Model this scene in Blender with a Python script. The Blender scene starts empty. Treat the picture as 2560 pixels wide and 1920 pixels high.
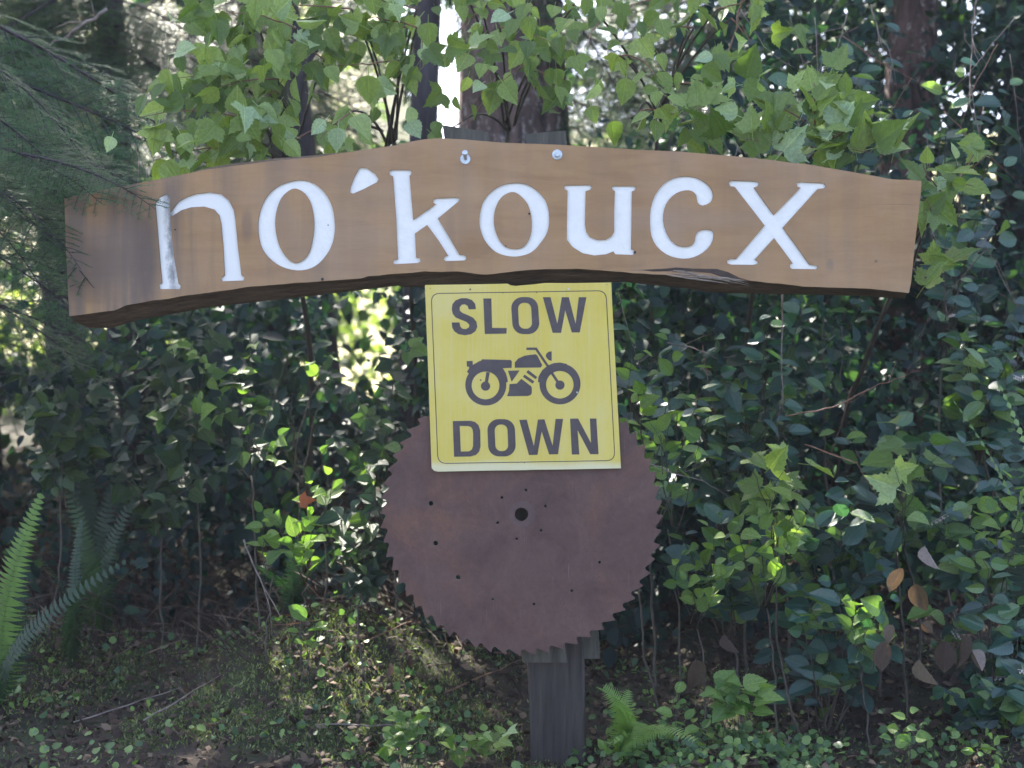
import bpy, bmesh, math, random
import numpy as np
from mathutils import Vector, Matrix, noise
from mathutils.geometry import delaunay_2d_cdt

R = math.radians
rng = np.random.default_rng(7)
rnd = random.Random(11)
S = bpy.context.scene
COL = S.collection

# ------------------------------------------------------------------ camera, sky, sun, exposure
CAM = Vector((0, -5.0, 1.217))
cam_d = bpy.data.cameras.new('camera')
cam_d.sensor_width = 36
cam_d.lens = 36 * 5.0 / 3.32
cam_d.clip_end = 600
cam_d.dof.use_dof = True
cam_d.dof.focus_distance = 5.0
cam_d.dof.aperture_fstop = 2.4
cam = bpy.data.objects.new('camera', cam_d)
COL.objects.link(cam)
cam.location = CAM
cam.rotation_euler = (R(90), 0, 0)
S.camera = cam

SUN_EL, SUN_AZ = 52, -24          # azimuth from +Y towards +X
world = bpy.data.worlds.new('World')
S.world = world
world.use_nodes = True
wn = world.node_tree
bg = wn.nodes['Background']
sky = wn.nodes.new('ShaderNodeTexSky')
sky.sky_type = 'NISHITA'
sky.sun_disc = False
sky.sun_elevation = R(SUN_EL)
sky.sun_rotation = R(SUN_AZ)
sky.dust_density = 3.0
sky.air_density = 0.55
sky.ozone_density = 1.0
wn.links.new(sky.outputs[0], bg.inputs[0])
bg.inputs[1].default_value = 0.15

sun_d = bpy.data.lights.new('sun', 'SUN')
sun_d.energy = 4.5
sun_d.angle = R(0.5)
sun_d.color = (1.0, 0.93, 0.82)
sun = bpy.data.objects.new('sun', sun_d)
COL.objects.link(sun)
sdir = Vector((math.sin(R(SUN_AZ)) * math.cos(R(SUN_EL)), math.cos(R(SUN_AZ)) * math.cos(R(SUN_EL)), math.sin(R(SUN_EL))))
sun.rotation_euler = sdir.to_track_quat('Z', 'Y').to_euler()
sun.location = sdir * 40

S.view_settings.view_transform = 'Standard'
S.view_settings.look = 'None'
S.view_settings.gamma = 1
S.view_settings.use_curve_mapping = False
S.view_settings.exposure = 2.7
S.cycles.max_bounces = 8
S.cycles.diffuse_bounces = 4
S.cycles.transmission_bounces = 4
S.cycles.sample_clamp_indirect = 6

# ------------------------------------------------------------------ helpers
PX = 771.1
def W(u, v, y=0.0):
    k = (5.0 + y) / 5.0
    return Vector(((u - 1280) / PX * k, y, 1.217 + (960 - v) / PX * k))
def Q(u, v, y=0.0):
    return W(u * 1.15732, v * 1.15732, y)

def tag(o, label=None, cat=None, group=None, kind=None):
    if label: o['label'] = label
    if cat: o['category'] = cat
    if group: o['group'] = group
    if kind: o['kind'] = kind
    return o
def empty(name, loc, label, cat, group=None):
    o = bpy.data.objects.new(name, None)
    o.empty_display_size = 0.1
    COL.objects.link(o)
    o.location = loc
    return tag(o, label, cat, group)
def link(name, me, parent=None, mat=None):
    if mat is not None and not me.materials:
        me.materials.append(mat)
    o = bpy.data.objects.new(name, me)
    COL.objects.link(o)
    if parent is not None:
        o.parent = parent
        o.matrix_parent_inverse = Matrix.Translation(-Vector(parent.location))
    return o
def mesh_np(name, V, F, mat=None, smooth=False, tint=None):
    """V (n,3), F (m,k) equal-size faces"""
    me = bpy.data.meshes.new(name)
    V = np.asarray(V, dtype=np.float32); F = np.asarray(F, dtype=np.int32)
    me.vertices.add(len(V)); me.vertices.foreach_set('co', V.ravel())
    m, k = F.shape
    me.loops.add(m * k); me.loops.foreach_set('vertex_index', F.ravel())
    me.polygons.add(m)
    me.polygons.foreach_set('loop_start', np.arange(0, m * k, k, dtype=np.int32))
    if smooth: me.polygons.foreach_set('use_smooth', np.ones(m, dtype=bool))
    if tint is not None:
        a = me.attributes.new('tint', 'FLOAT', 'POINT')
        a.data.foreach_set('value', np.asarray(tint, dtype=np.float32))
    me.update(calc_edges=True)
    if mat: me.materials.append(mat)
    return me
def mesh_py(name, verts, faces, mat=None, smooth=False):
    me = bpy.data.meshes.new(name)
    me.from_pydata([tuple(v) for v in verts], [], faces)
    if smooth: me.polygons.foreach_set('use_smooth', [True] * len(me.polygons))
    me.update()
    if mat: me.materials.append(mat)
    return me

class MB:
    def __init__(s): s.v = []; s.f = []
    def add(s, vs, fs):
        b = len(s.v); s.v += [tuple(v) for v in vs]; s.f += [tuple(i + b for i in f) for f in fs]
    def tube(s, pts, radii, sides=6, cap=True):
        pts = [Vector(p) for p in pts]; n = len(pts); vs = []; up = None
        for i, p in enumerate(pts):
            t = (pts[min(i + 1, n - 1)] - pts[max(i - 1, 0)])
            t = t.normalized() if t.length > 1e-9 else Vector((0, 0, 1))
            if up is None: up = t.orthogonal().normalized()
            up = (up - t * up.dot(t)); up = up.normalized() if up.length > 1e-6 else t.orthogonal().normalized()
            w = t.cross(up); r = radii[i] if hasattr(radii, '__len__') else radii
            for k in range(sides):
                a = 2 * math.pi * k / sides
                vs.append(p + (up * math.cos(a) + w * math.sin(a)) * r)
        fs = [(i * sides + k, i * sides + (k + 1) % sides, (i + 1) * sides + (k + 1) % sides, (i + 1) * sides + k)
              for i in range(n - 1) for k in range(sides)]
        if cap: fs += [tuple(range(sides))[::-1], tuple(range((n - 1) * sides, n * sides))]
        s.add(vs, fs)
    def mesh(s, name, mat=None, smooth=True):
        return mesh_py(name, s.v, s.f, mat, smooth)

# ------------------------------------------------------------------ node helpers / materials
def new_mat(name):
    m = bpy.data.materials.new(name); m.use_nodes = True
    nt = m.node_tree
    for n in list(nt.nodes): nt.nodes.remove(n)
    out = nt.nodes.new('ShaderNodeOutputMaterial')
    return m, nt, out
def N(nt, t, **kw):
    n = nt.nodes.new(t)
    for k, v in kw.items():
        if hasattr(n, k): setattr(n, k, v)
        else: n.inputs[k.replace('_', ' ')].default_value = v
    return n
def ramp(nt, fac, stops, interp='LINEAR'):
    r = nt.nodes.new('ShaderNodeValToRGB'); r.color_ramp.interpolation = interp
    e = r.color_ramp.elements
    while len(e) < len(stops): e.new(0.5)
    for el, (p, c) in zip(e, stops):
        el.position = p; el.color = tuple(c) + (1,) if len(c) == 3 else c
    nt.links.new(fac, r.inputs[0]); return r.outputs[0]
def mixc(nt, fac, a, b, mode='MIX'):
    m = nt.nodes.new('ShaderNodeMix'); m.data_type = 'RGBA'; m.blend_type = mode
    for s, v in ((0, fac), (6, a), (7, b)):
        if isinstance(v, (int, float)): m.inputs[s].default_value = v
        elif isinstance(v, tuple): m.inputs[s].default_value = v + (1,) if len(v) == 3 else v
        else: nt.links.new(v, m.inputs[s])
    return m.outputs[2]
def math_n(nt, op, a, b=0.0, c=0.0):
    m = nt.nodes.new('ShaderNodeMath'); m.operation = op
    for s, v in ((0, a), (1, b), (2, c)):
        if isinstance(v, (int, float)): m.inputs[s].default_value = v
        else: nt.links.new(v, m.inputs[s])
    return m.outputs[0]
def coords(nt, scale=(1, 1, 1), kind='Object', loc=(0, 0, 0)):
    tc = nt.nodes.new('ShaderNodeTexCoord'); mp = nt.nodes.new('ShaderNodeMapping')
    mp.inputs['Scale'].default_value = scale; mp.inputs['Location'].default_value = loc
    nt.links.new(tc.outputs[kind], mp.inputs[0]); return mp.outputs[0]
def noise_n(nt, vec, scale, detail=4, rough=0.55, dist=0.0):
    n = nt.nodes.new('ShaderNodeTexNoise'); n.inputs['Scale'].default_value = scale
    n.inputs['Detail'].default_value = detail; n.inputs['Roughness'].default_value = rough
    n.inputs['Distortion'].default_value = dist
    nt.links.new(vec, n.inputs['Vector']); return n.outputs['Fac']
def bump(nt, h, strength=0.3, dist=0.01):
    b = nt.nodes.new('ShaderNodeBump'); b.inputs['Strength'].default_value = strength
    b.inputs['Distance'].default_value = dist; nt.links.new(h, b.inputs['Height']); return b.outputs[0]
def principled(nt, out, col, rough=0.6, normal=None, metal=0.0, spec=0.5, conn=True):
    p = nt.nodes.new('ShaderNodeBsdfPrincipled')
    if isinstance(col, tuple): p.inputs['Base Color'].default_value = col + (1,)
    else: nt.links.new(col, p.inputs['Base Color'])
    if isinstance(rough, (int, float)): p.inputs['Roughness'].default_value = rough
    else: nt.links.new(rough, p.inputs['Roughness'])
    p.inputs['Metallic'].default_value = metal
    p.inputs['Specular IOR Level'].default_value = spec
    if normal is not None: nt.links.new(normal, p.inputs['Normal'])
    if conn: nt.links.new(p.outputs[0], out.inputs[0])
    return p

def leaf_mat(name, stops, per='tint', rough=0.38, trans=0.35, veins=False, spec=0.5, gain=(1.5, 1.7, 0.7)):
    """leaf: glossy surface over a thin translucent body; tone differs leaf by leaf"""
    m, nt, out = new_mat(name)
    if per == 'tint':
        a = N(nt, 'ShaderNodeAttribute', attribute_name='tint'); f = a.outputs['Fac']
    else:
        a = nt.nodes.new('ShaderNodeObjectInfo'); f = a.outputs['Random']
    c = ramp(nt, f, stops)
    tc = nt.nodes.new('ShaderNodeTexCoord')
    nz = noise_n(nt, tc.outputs['Object'], 9 if veins else 30, 3)
    c = mixc(nt, 0.55, c, ramp(nt, nz, [(0.3, (0.55, 0.55, 0.5)), (0.7, (1.15, 1.15, 1.1))]), 'MULTIPLY')
    nrm = None
    if veins:
        sp = nt.nodes.new('ShaderNodeSeparateXYZ'); nt.links.new(tc.outputs['Object'], sp.inputs[0])
        ax = math_n(nt, 'ABSOLUTE', sp.outputs[0])
        w = math_n(nt, 'SUBTRACT', sp.outputs[1], math_n(nt, 'MULTIPLY', ax, 0.9))
        s = math_n(nt, 'SINE', math_n(nt, 'MULTIPLY', w, 52.0))
        s = math_n(nt, 'POWER', math_n(nt, 'ABSOLUTE', s), 10.0)
        mid = math_n(nt, 'LESS_THAN', ax, 0.012)
        v = math_n(nt, 'MAXIMUM', math_n(nt, 'MULTIPLY', s, 0.3), math_n(nt, 'MULTIPLY', mid, 0.6))
        c = mixc(nt, v, c, mixc(nt, 1.0, c, (1.7, 1.6, 1.8), 'MULTIPLY'))
        nrm = bump(nt, math_n(nt, 'MULTIPLY', s, -1.0), 0.35, 0.02)
    p = principled(nt, out, c, rough, nrm, spec=spec, conn=False)
    t = nt.nodes.new('ShaderNodeBsdfTranslucent')
    nt.links.new(mixc(nt, 1.0, c, gain, 'MULTIPLY'), t.inputs[0])
    mx = nt.nodes.new('ShaderNodeMixShader'); mx.inputs[0].default_value = trans
    nt.links.new(p.outputs[0], mx.inputs[1]); nt.links.new(t.outputs[0], mx.inputs[2])
    nt.links.new(mx.outputs[0], out.inputs[0])
    return m

def bark_mat(name, dark, light, patch=None, sx=14, rough=0.9):
    m, nt, out = new_mat(name)
    v = coords(nt, (1, 1, 0.22))
    n1 = noise_n(nt, v, sx, 6, 0.65, 0.6)
    c = ramp(nt, n1, [(0.36, dark), (0.62, light)])
    if patch:
        n2 = noise_n(nt, coords(nt, (1, 1, 0.6)), 22, 5, 0.7)
        c = mixc(nt, ramp(nt, n2, [(0.56, (0, 0, 0)), (0.64, (1, 1, 1))]), c, patch)
    n3 = noise_n(nt, coords(nt), 3, 3)
    c = mixc(nt, 0.6, c, ramp(nt, n3, [(0.3, (0.5, 0.5, 0.5)), (0.7, (1.2, 1.2, 1.2))]), 'MULTIPLY')
    principled(nt, out, c, rough, bump(nt, n1, 0.9, 0.03))
    return m

def simple_mat(name, a, b, scale=20, rough=0.8, bmp=0.2, stretch=(1, 1, 1), metal=0.0):
    m, nt, out = new_mat(name)
    n1 = noise_n(nt, coords(nt, stretch), scale, 5, 0.6)
    principled(nt, out, ramp(nt, n1, [(0.3, a), (0.7, b)]), rough, bump(nt, n1, bmp, 0.01), metal=metal)
    return m

# board: brown stained plank, weathered patches, run-off stains
def board_mat():
    m, nt, out = new_mat('stained_board')
    co = coords(nt)
    g = noise_n(nt, coords(nt, (1.6, 4, 9)), 2.2, 7, 0.6, 0.5)
    fine = noise_n(nt, coords(nt, (3, 8, 110)), 5, 3, 0.6)
    blot = noise_n(nt, co, 2.6, 4, 0.6, 0.4)
    c = ramp(nt, g, [(0.25, (0.29, 0.150, 0.055)), (0.5, (0.365, 0.200, 0.076)), (0.78, (0.42, 0.242, 0.100))])
    c = mixc(nt, ramp(nt, blot, [(0.42, (0, 0, 0)), (0.7, (.6, .6, .6))]), c, (0.385, 0.255, 0.16))
    # grey run-off streaks, strongest at the left end
    sp = nt.nodes.new('ShaderNodeSeparateXYZ'); nt.links.new(co, sp.inputs[0])
    st = noise_n(nt, coords(nt, (7, 1, 0.55)), 1.6, 4, 0.6)
    left = nt.nodes.new('ShaderNodeMapRange'); nt.links.new(sp.outputs[0], left.inputs[0])
    left.inputs[1].default_value = -0.6; left.inputs[2].default_value = -1.25
    left.inputs[3].default_value = 0.22; left.inputs[4].default_value = 1.0
    f = math_n(nt, 'MULTIPLY', ramp(nt, st, [(0.42, (0, 0, 0)), (0.60, (0.85, 0.85, 0.85))]), left.outputs[0])
    c = mixc(nt, f, c, (0.15, 0.105, 0.075))
    # one dark vertical stain just before the first letter
    def stain(cx, wx, cz, wz):
        dx = math_n(nt, 'DIVIDE', math_n(nt, 'SUBTRACT', sp.outputs[0], cx), wx)
        dz = math_n(nt, 'DIVIDE', math_n(nt, 'SUBTRACT', sp.outputs[2], cz), wz)
        d = math_n(nt, 'ADD', math_n(nt, 'MULTIPLY', dx, dx), math_n(nt, 'MULTIPLY', dz, dz))
        e = math_n(nt, 'SUBTRACT', 1.0, math_n(nt, 'ADD', d, math_n(nt, 'MULTIPLY', math_n(nt, 'SUBTRACT', st, 0.5), 1.6)))
        return math_n(nt, 'MAXIMUM', math_n(nt, 'MINIMUM', e, 1.0), 0.0)
    for cx, wx, cz, wz, k, col in ((-0.2, 0.02, 1.66, 0.14, .3, (0.17, 0.11, 0.07)), (0.55, 0.35, 1.75, 0.05, .35, (0.33, 0.22, 0.15)), (0.0, 0.3, 1.45, 0.06, .3, (0.2, 0.13, 0.08)), (-0.86, 0.02, 1.73, 0.06, .5, (0.16, 0.1, 0.07)), (1.18, 0.006, 1.615, 0.006, .8, (0.1, 0.07, 0.05)),
        (-1.19, 0.055, 1.62, 0.24, 0.85, (0.10, 0.07, 0.055)), (-1.36, 0.17, 1.60, 0.13, 0.75, (0.13, 0.09, 0.07)),
                                   (1.03, 0.016, 1.60, 0.026, 0.6, (0.15, 0.12, 0.09)), (-1.3, 0.14, 1.72, 0.07, 0.35, (0.2, 0.14, 0.12)),
                                   (-0.62, 0.03, 1.58, 0.2, 0.3, (0.17, 0.12, 0.08))):
        c = mixc(nt, math_n(nt, 'MULTIPLY', stain(cx, wx, cz, wz), k), c, col)
    orange = noise_n(nt, co, 5.5, 5, 0.65)
    c = mixc(nt, ramp(nt, orange, [(0.56, (0, 0, 0)), (0.72, (0.5, 0.5, 0.5))]), c, (0.42, 0.24, 0.11))
    c = mixc(nt, 0.35, c, ramp(nt, fine, [(0.3, (0.88, 0.88, 0.88)), (0.7, (1.06, 1.06, 1.06))]), 'MULTIPLY')
    ck = noise_n(nt, coords(nt, (0.55, 1, 34), loc=(3, 0, 1)), 4.5, 5, 0.6, 0.25)
    ckf = ramp(nt, ck, [(0.29, (0.8, 0.8, 0.8)), (0.325, (0, 0, 0))])
    c = mixc(nt, ckf, c, (0.10, 0.06, 0.04))
    h = math_n(nt, 'ADD', math_n(nt, 'MULTIPLY', g, 0.7), math_n(nt, 'MULTIPLY', fine, 0.3))
    principled(nt, out, c, 0.52, bump(nt, h, 0.35, 0.004))
    return m

def rust_mat():
    m, nt, out = new_mat('rusty_steel')
    co = coords(nt)
    a = noise_n(nt, co, 6.0, 8, 0.68, 0.6)
    b = noise_n(nt, coords(nt, (1, 1, 1), loc=(5, 3, 1)), 2.4, 5, 0.6, 1.0)
    s = noise_n(nt, coords(nt, (6, 1, 1.4)), 6, 6, 0.7, 0.6)
    f = noise_n(nt, co, 60, 5, 0.7)
    c = ramp(nt, a, [(0.3, (0.072, 0.033, 0.027)), (0.5, (0.108, 0.056, 0.044)), (0.68, (0.132, 0.073, 0.056))])
    c = mixc(nt, ramp(nt, b, [(0.50, (0, 0, 0)), (0.68, (0.6, 0.6, 0.6))]), c, (0.19, 0.088, 0.045))
    c = mixc(nt, ramp(nt, s, [(0.5, (0, 0, 0)), (0.8, (0.4, 0.4, 0.4))]), c, (0.075, 0.040, 0.042))
    c = mixc(nt, 0.5, c, ramp(nt, f, [(0.3, (0.72, 0.72, 0.72)), (0.7, (1.2, 1.15, 1.1))]), 'MULTIPLY')
    pit = noise_n(nt, co, 150, 3, 0.7); c = mixc(nt, ramp(nt, pit, [(0.60, (0, 0, 0)), (0.70, (0.6, 0.6, 0.6))]), c, (0.045, 0.028, 0.026))
    scr = noise_n(nt, coords(nt, (70, 1, 2.5)), 3, 3, 0.6); c = mixc(nt, ramp(nt, scr, [(0.64, (0, 0, 0)), (0.74, (0.35, 0.35, 0.35))]), c, (0.26, 0.19, 0.17))
    # paler worn ring round the arbor hole
    sp = nt.nodes.new('ShaderNodeSeparateXYZ'); nt.links.new(co, sp.inputs[0])
    dx = math_n(nt, 'SUBTRACT', sp.outputs[0], 0.032); dz = math_n(nt, 'SUBTRACT', sp.outputs[2], 0.796)
    d = math_n(nt, 'SQRT', math_n(nt, 'ADD', math_n(nt, 'MULTIPLY', dx, dx), math_n(nt, 'MULTIPLY', dz, dz)))
    ring = math_n(nt, 'LESS_THAN', math_n(nt, 'ADD', d, math_n(nt, 'MULTIPLY', a, 0.02)), 0.052)
    c = mixc(nt, math_n(nt, 'MULTIPLY', ring, 0.22), c, (0.115, 0.10, 0.095))
    principled(nt, out, c, 0.55, bump(nt, math_n(nt, 'ADD', f, a), 0.25, 0.003), metal=0.15)
    return m

def yellow_mat():
    m, nt, out = new_mat('faded_yellow_paint')
    co = coords(nt)
    a = noise_n(nt, co, 5, 4, 0.6)
    s = noise_n(nt, coords(nt, (40, 1, 1.2)), 2.2, 4, 0.65)
    c = ramp(nt, a, [(0.3, (0.62, 0.47, 0.05)), (0.55, (0.66, 0.52, 0.095)), (0.72, (0.67, 0.55, 0.17))])
    c = mixc(nt, ramp(nt, s, [(0.45, (0, 0, 0)), (0.75, (0.45, 0.45, 0.45))]), c, (0.66, 0.56, 0.25))
    d = noise_n(nt, co, 34, 6, 0.75)
    c = mixc(nt, ramp(nt, d, [(0.66, (0, 0, 0)), (0.78, (0.5, 0.5, 0.5))]), c, (0.35, 0.27, 0.13))
    sp = nt.nodes.new('ShaderNodeSeparateXYZ'); nt.links.new(co, sp.inputs[0])
    low = nt.nodes.new('ShaderNodeMapRange'); nt.links.new(math_n(nt, 'SUBTRACT', sp.outputs[2], math_n(nt, 'MULTIPLY', a, 0.03)), low.inputs[0])
    low.inputs[1].default_value = 0.957; low.inputs[2].default_value = 0.937; low.inputs[3].default_value = 0.0; low.inputs[4].default_value = 0.65
    c = mixc(nt, low.outputs[0], c, (0.72, 0.68, 0.48))
    scf = noise_n(nt, coords(nt, (14, 1, 40), loc=(1, 0, 2)), 2.0, 5, 0.7)
    c = mixc(nt, ramp(nt, scf, [(0.66, (0, 0, 0)), (0.72, (0.35, 0.35, 0.35))]), c, (0.36, 0.28, 0.14))
    principled(nt, out, c, 0.42, bump(nt, s, 0.08, 0.002))
    return m

M = {}
M['board'] = board_mat()
M['rust'] = rust_mat()
M['yellow'] = yellow_mat()
M['print'] = simple_mat('faded_black_print', (0.050, 0.036, 0.036), (0.078, 0.057, 0.056), 30, 0.45, 0.05)
M['edge'] = simple_mat('raw_board_edge', (0.045, 0.028, 0.016), (0.15, 0.095, 0.05), 16, 0.85, 0.7, (1, 6, 6))
M['paint'] = simple_mat('white_paint', (0.84, 0.80, 0.71), (0.90, 0.87, 0.78), 22, 0.5, 0.3)
M['cream'] = simple_mat('thin_yellowed_paint', (0.52, 0.42, 0.27), (0.70, 0.64, 0.48), 45, 0.6, 0.2)
M['grime'] = simple_mat('grimy_paint', (0.08, 0.07, 0.08), (0.45, 0.45, 0.47), 70, 0.8, 0.2, (1, 1, .4))
M['splinter'] = simple_mat('split_wood', (0.10, 0.07, 0.05), (0.52, 0.42, 0.32), 24, 0.8, 0.8, (1, 6, 14))
M['steel'] = simple_mat('galvanised_steel', (0.42, 0.46, 0.48), (0.62, 0.66, 0.68), 90, 0.4, 0.1, metal=0.55)
M['post'] = simple_mat('weathered_post_wood', (0.024, 0.019, 0.015), (0.068, 0.056, 0.046), 20, 0.85, 0.8, (3, 3, 0.16))
M['post_green'] = simple_mat('algae_grey_wood', (0.036, 0.034, 0.024), (0.11, 0.10, 0.078), 14, 0.85, 0.6, (3, 3, 0.3))
M['bark'] = bark_mat('red_brown_bark', (0.022, 0.013, 0.012), (0.17, 0.10, 0.085), (0.36, 0.30, 0.27))
M['bark_dark'] = bark_mat('dark_bark', (0.012, 0.010, 0.012), (0.055, 0.045, 0.05))
M['stem'] = simple_mat('green_brown_stem', (0.035, 0.030, 0.02), (0.085, 0.065, 0.042), 40, 0.7, 0.2)
M['stem_red'] = simple_mat('red_brown_stem', (0.12, 0.055, 0.035), (0.26, 0.13, 0.08), 40, 0.6, 0.2)
M['twig'] = simple_mat('dry_grey_twig', (0.10, 0.078, 0.065), (0.30, 0.24, 0.20), 40, 0.8, 0.2)
M['salal'] = leaf_mat('salal_leaf', [(0, (0.016, 0.050, 0.044)), (0.45, (0.030, 0.092, 0.070)), (0.75, (0.055, 0.140, 0.072)), (1, (0.15, 0.24, 0.07))], 'obj', 0.30, 0.25, True, 0.85)
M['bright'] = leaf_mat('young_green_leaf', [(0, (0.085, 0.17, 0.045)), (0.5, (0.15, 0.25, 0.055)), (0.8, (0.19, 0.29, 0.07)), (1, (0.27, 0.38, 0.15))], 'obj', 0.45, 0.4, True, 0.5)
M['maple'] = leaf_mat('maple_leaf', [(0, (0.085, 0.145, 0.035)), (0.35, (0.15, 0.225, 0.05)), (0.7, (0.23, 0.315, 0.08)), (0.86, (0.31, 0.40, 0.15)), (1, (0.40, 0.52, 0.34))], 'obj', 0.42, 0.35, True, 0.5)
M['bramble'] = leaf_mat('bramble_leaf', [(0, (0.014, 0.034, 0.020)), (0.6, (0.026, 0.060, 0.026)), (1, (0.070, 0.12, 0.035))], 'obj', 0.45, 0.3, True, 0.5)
M['under'] = leaf_mat('understory_leaf', [(0, (0.008, 0.030, 0.030)), (0.4, (0.016, 0.054, 0.046)), (0.75, (0.036, 0.094, 0.044)), (1, (0.085, 0.165, 0.045))], 'tint', 0.5, 0.3, False, 0.28)
M['deadleaf'] = leaf_mat('dead_leaf', [(0, (0.05, 0.032, 0.022)), (0.5, (0.085, 0.060, 0.042)), (0.8, (0.14, 0.105, 0.06)), (1, (0.24, 0.195, 0.16))], 'obj', 0.7, 0.15, True, 0.3, (1.3, 1.0, 0.7))
M['litter'] = leaf_mat('leaf_litter', [(0, (0.026, 0.017, 0.012)), (0.6, (0.060, 0.038, 0.026)), (1, (0.18, 0.13, 0.09))], 'tint', 0.8, 0.1, False, 0.3, (1.6, 1.0, 0.5))
M['orange'] = leaf_mat('orange_leaf', [(0, (0.38, 0.10, 0.03)), (1, (0.42, 0.14, 0.04))], 'obj', 0.4, 0.5, True, 0.5, (1.3, 1.0, 0.6))
M['needle'] = leaf_mat('conifer_needles', [(0, (0.014, 0.044, 0.020)), (0.5, (0.034, 0.100, 0.036)), (1, (0.075, 0.185, 0.055))], 'tint', 0.5, 0.35)
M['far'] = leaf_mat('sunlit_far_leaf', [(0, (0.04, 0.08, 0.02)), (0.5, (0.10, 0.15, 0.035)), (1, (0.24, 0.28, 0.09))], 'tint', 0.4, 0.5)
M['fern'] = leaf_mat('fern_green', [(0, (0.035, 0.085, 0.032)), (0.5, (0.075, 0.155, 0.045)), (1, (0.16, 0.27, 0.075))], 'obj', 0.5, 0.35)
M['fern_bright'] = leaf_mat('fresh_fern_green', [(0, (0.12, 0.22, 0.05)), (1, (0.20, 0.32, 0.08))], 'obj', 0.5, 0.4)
M['fern_dark'] = leaf_mat('older_fern_green', [(0, (0.012, 0.034, 0.018)), (0.6, (0.025, 0.060, 0.026)), (1, (0.045, 0.09, 0.03))], 'obj', 0.5, 0.3)  # older fronds, darker green of their own
M['cover'] = leaf_mat('ground_cover_leaf', [(0, (0.035, 0.085, 0.035)), (0.5, (0.085, 0.165, 0.05)), (1, (0.19, 0.29, 0.08))], 'tint', 0.5, 0.3)
M['moss'] = leaf_mat('moss_strands', [(0, (0.05, 0.065, 0.028)), (0.6, (0.13, 0.16, 0.065)), (1, (0.28, 0.31, 0.15))], 'tint', 0.9, 0.3, False, 0.2)
M['flower'] = simple_mat('white_bell_flower', (0.40, 0.34, 0.30), (0.60, 0.55, 0.50), 80, 0.6, 0.1)

def ground_mat():
    m, nt, out = new_mat('forest_soil')
    co = coords(nt)
    a = noise_n(nt, co, 6, 8, 0.7, 0.5); b = noise_n(nt, co, 55, 6, 0.75); mo = noise_n(nt, co, 1.4, 5, 0.6)
    c = ramp(nt, a, [(0.3, (0.018, 0.012, 0.009)), (0.6, (0.050, 0.034, 0.024)), (0.8, (0.09, 0.065, 0.045))])
    c = mixc(nt, ramp(nt, mo, [(0.47, (0, 0, 0)), (0.6, (0.8, 0.8, 0.8))]), c, ramp(nt, b, [(0.3, (0.02, 0.028, 0.01)), (0.7, (0.07, 0.085, 0.028))]))
    principled(nt, out, c, 0.95, bump(nt, math_n(nt, 'ADD', a, b), 0.9, 0.03))
    return m
M['ground'] = ground_mat()
M['hill'] = simple_mat('dry_grass_slope', (0.22, 0.22, 0.08), (0.50, 0.44, 0.27), 1.6, 0.95, 0.6)

# ------------------------------------------------------------------ ground
def smooth(a, b, x):
    t = max(0.0, min(1.0, (x - a) / (b - a))); return t * t * (3 - 2 * t)
def gz(x, y):
    z = 0.0
    z -= 0.75 * smooth(-0.35, -3.2, y)
    z += 0.03 * max(0, y)
    z -= 0.075 * math.exp(-((x - 0.2) ** 2 / 0.10 + (y - 0.0) ** 2 / 0.12))
    z += (0.55 + 0.35 * smooth(-0.5, 1.2, x)) * smooth(1.3, 4.2, y)
    z += 0.33 * math.exp(-((x + 0.72) ** 2 / 0.22 + (y - 0.95) ** 2 / 0.25))
    z += 0.30 * math.exp(-((x + 2.15) ** 2 / 0.25 + (y - 1.2) ** 2 / 0.3))
    z += 0.14 * math.exp(-((x - 1.9) ** 2 / 0.8 + (y - 1.3) ** 2 / 0.4))
    if -4 < y < 30 and abs(x) < 14:
        z += 0.07 * noise.noise(Vector((x * 1.3, y * 1.3, 0))) + 0.03 * noise.noise(Vector((x * 4.1, y * 4.1, 5)))
        if -1 < y < 4: z += 0.012 * noise.noise(Vector((x * 14, y * 14, 9)))
    # far slope that lies in full sun beyond the trees
    h = 9.5 - 3.9 * smooth(-3.4, -1.6, x * (34.0 / max(y + 5, 12)))
    z += h * smooth(17, 34, y)
    return z
def axis(a, b, fine0, fine1, df, dc):
    xs = [a]
    while xs[-1] < b:
        x = xs[-1]
        d = df if fine0 <= x <= fine1 else min(dc * (1 + 0.25 * max(fine0 - x, x - fine1)), 25)
        if x < fine0 and x + d > fine0: d = max(fine0 - x, 1e-3)
        xs.append(x + d)
    return xs
xs = axis(-300, 300, -3, 3, 0.05, 0.35); ys = axis(-300, 500, -1, 4, 0.05, 0.35)
V = [(x, y, gz(x, y)) for y in ys for x in xs]; nx = len(xs)
idx = np.arange(len(ys) * nx).reshape(len(ys), nx)
F = np.stack([idx[:-1, :-1], idx[:-1, 1:], idx[1:, 1:], idx[1:, :-1]], -1).reshape(-1, 4)
Vn = np.array(V)
cy = Vn[F].mean(1)[:, 1]
g_me = mesh_np('ground', Vn, F, M['ground'], True)
g_me.materials.append(M['hill'])
g_me.polygons.foreach_set('material_index', (cy > 15).astype(np.int32))
tag(link('ground', g_me), kind='structure')

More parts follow.
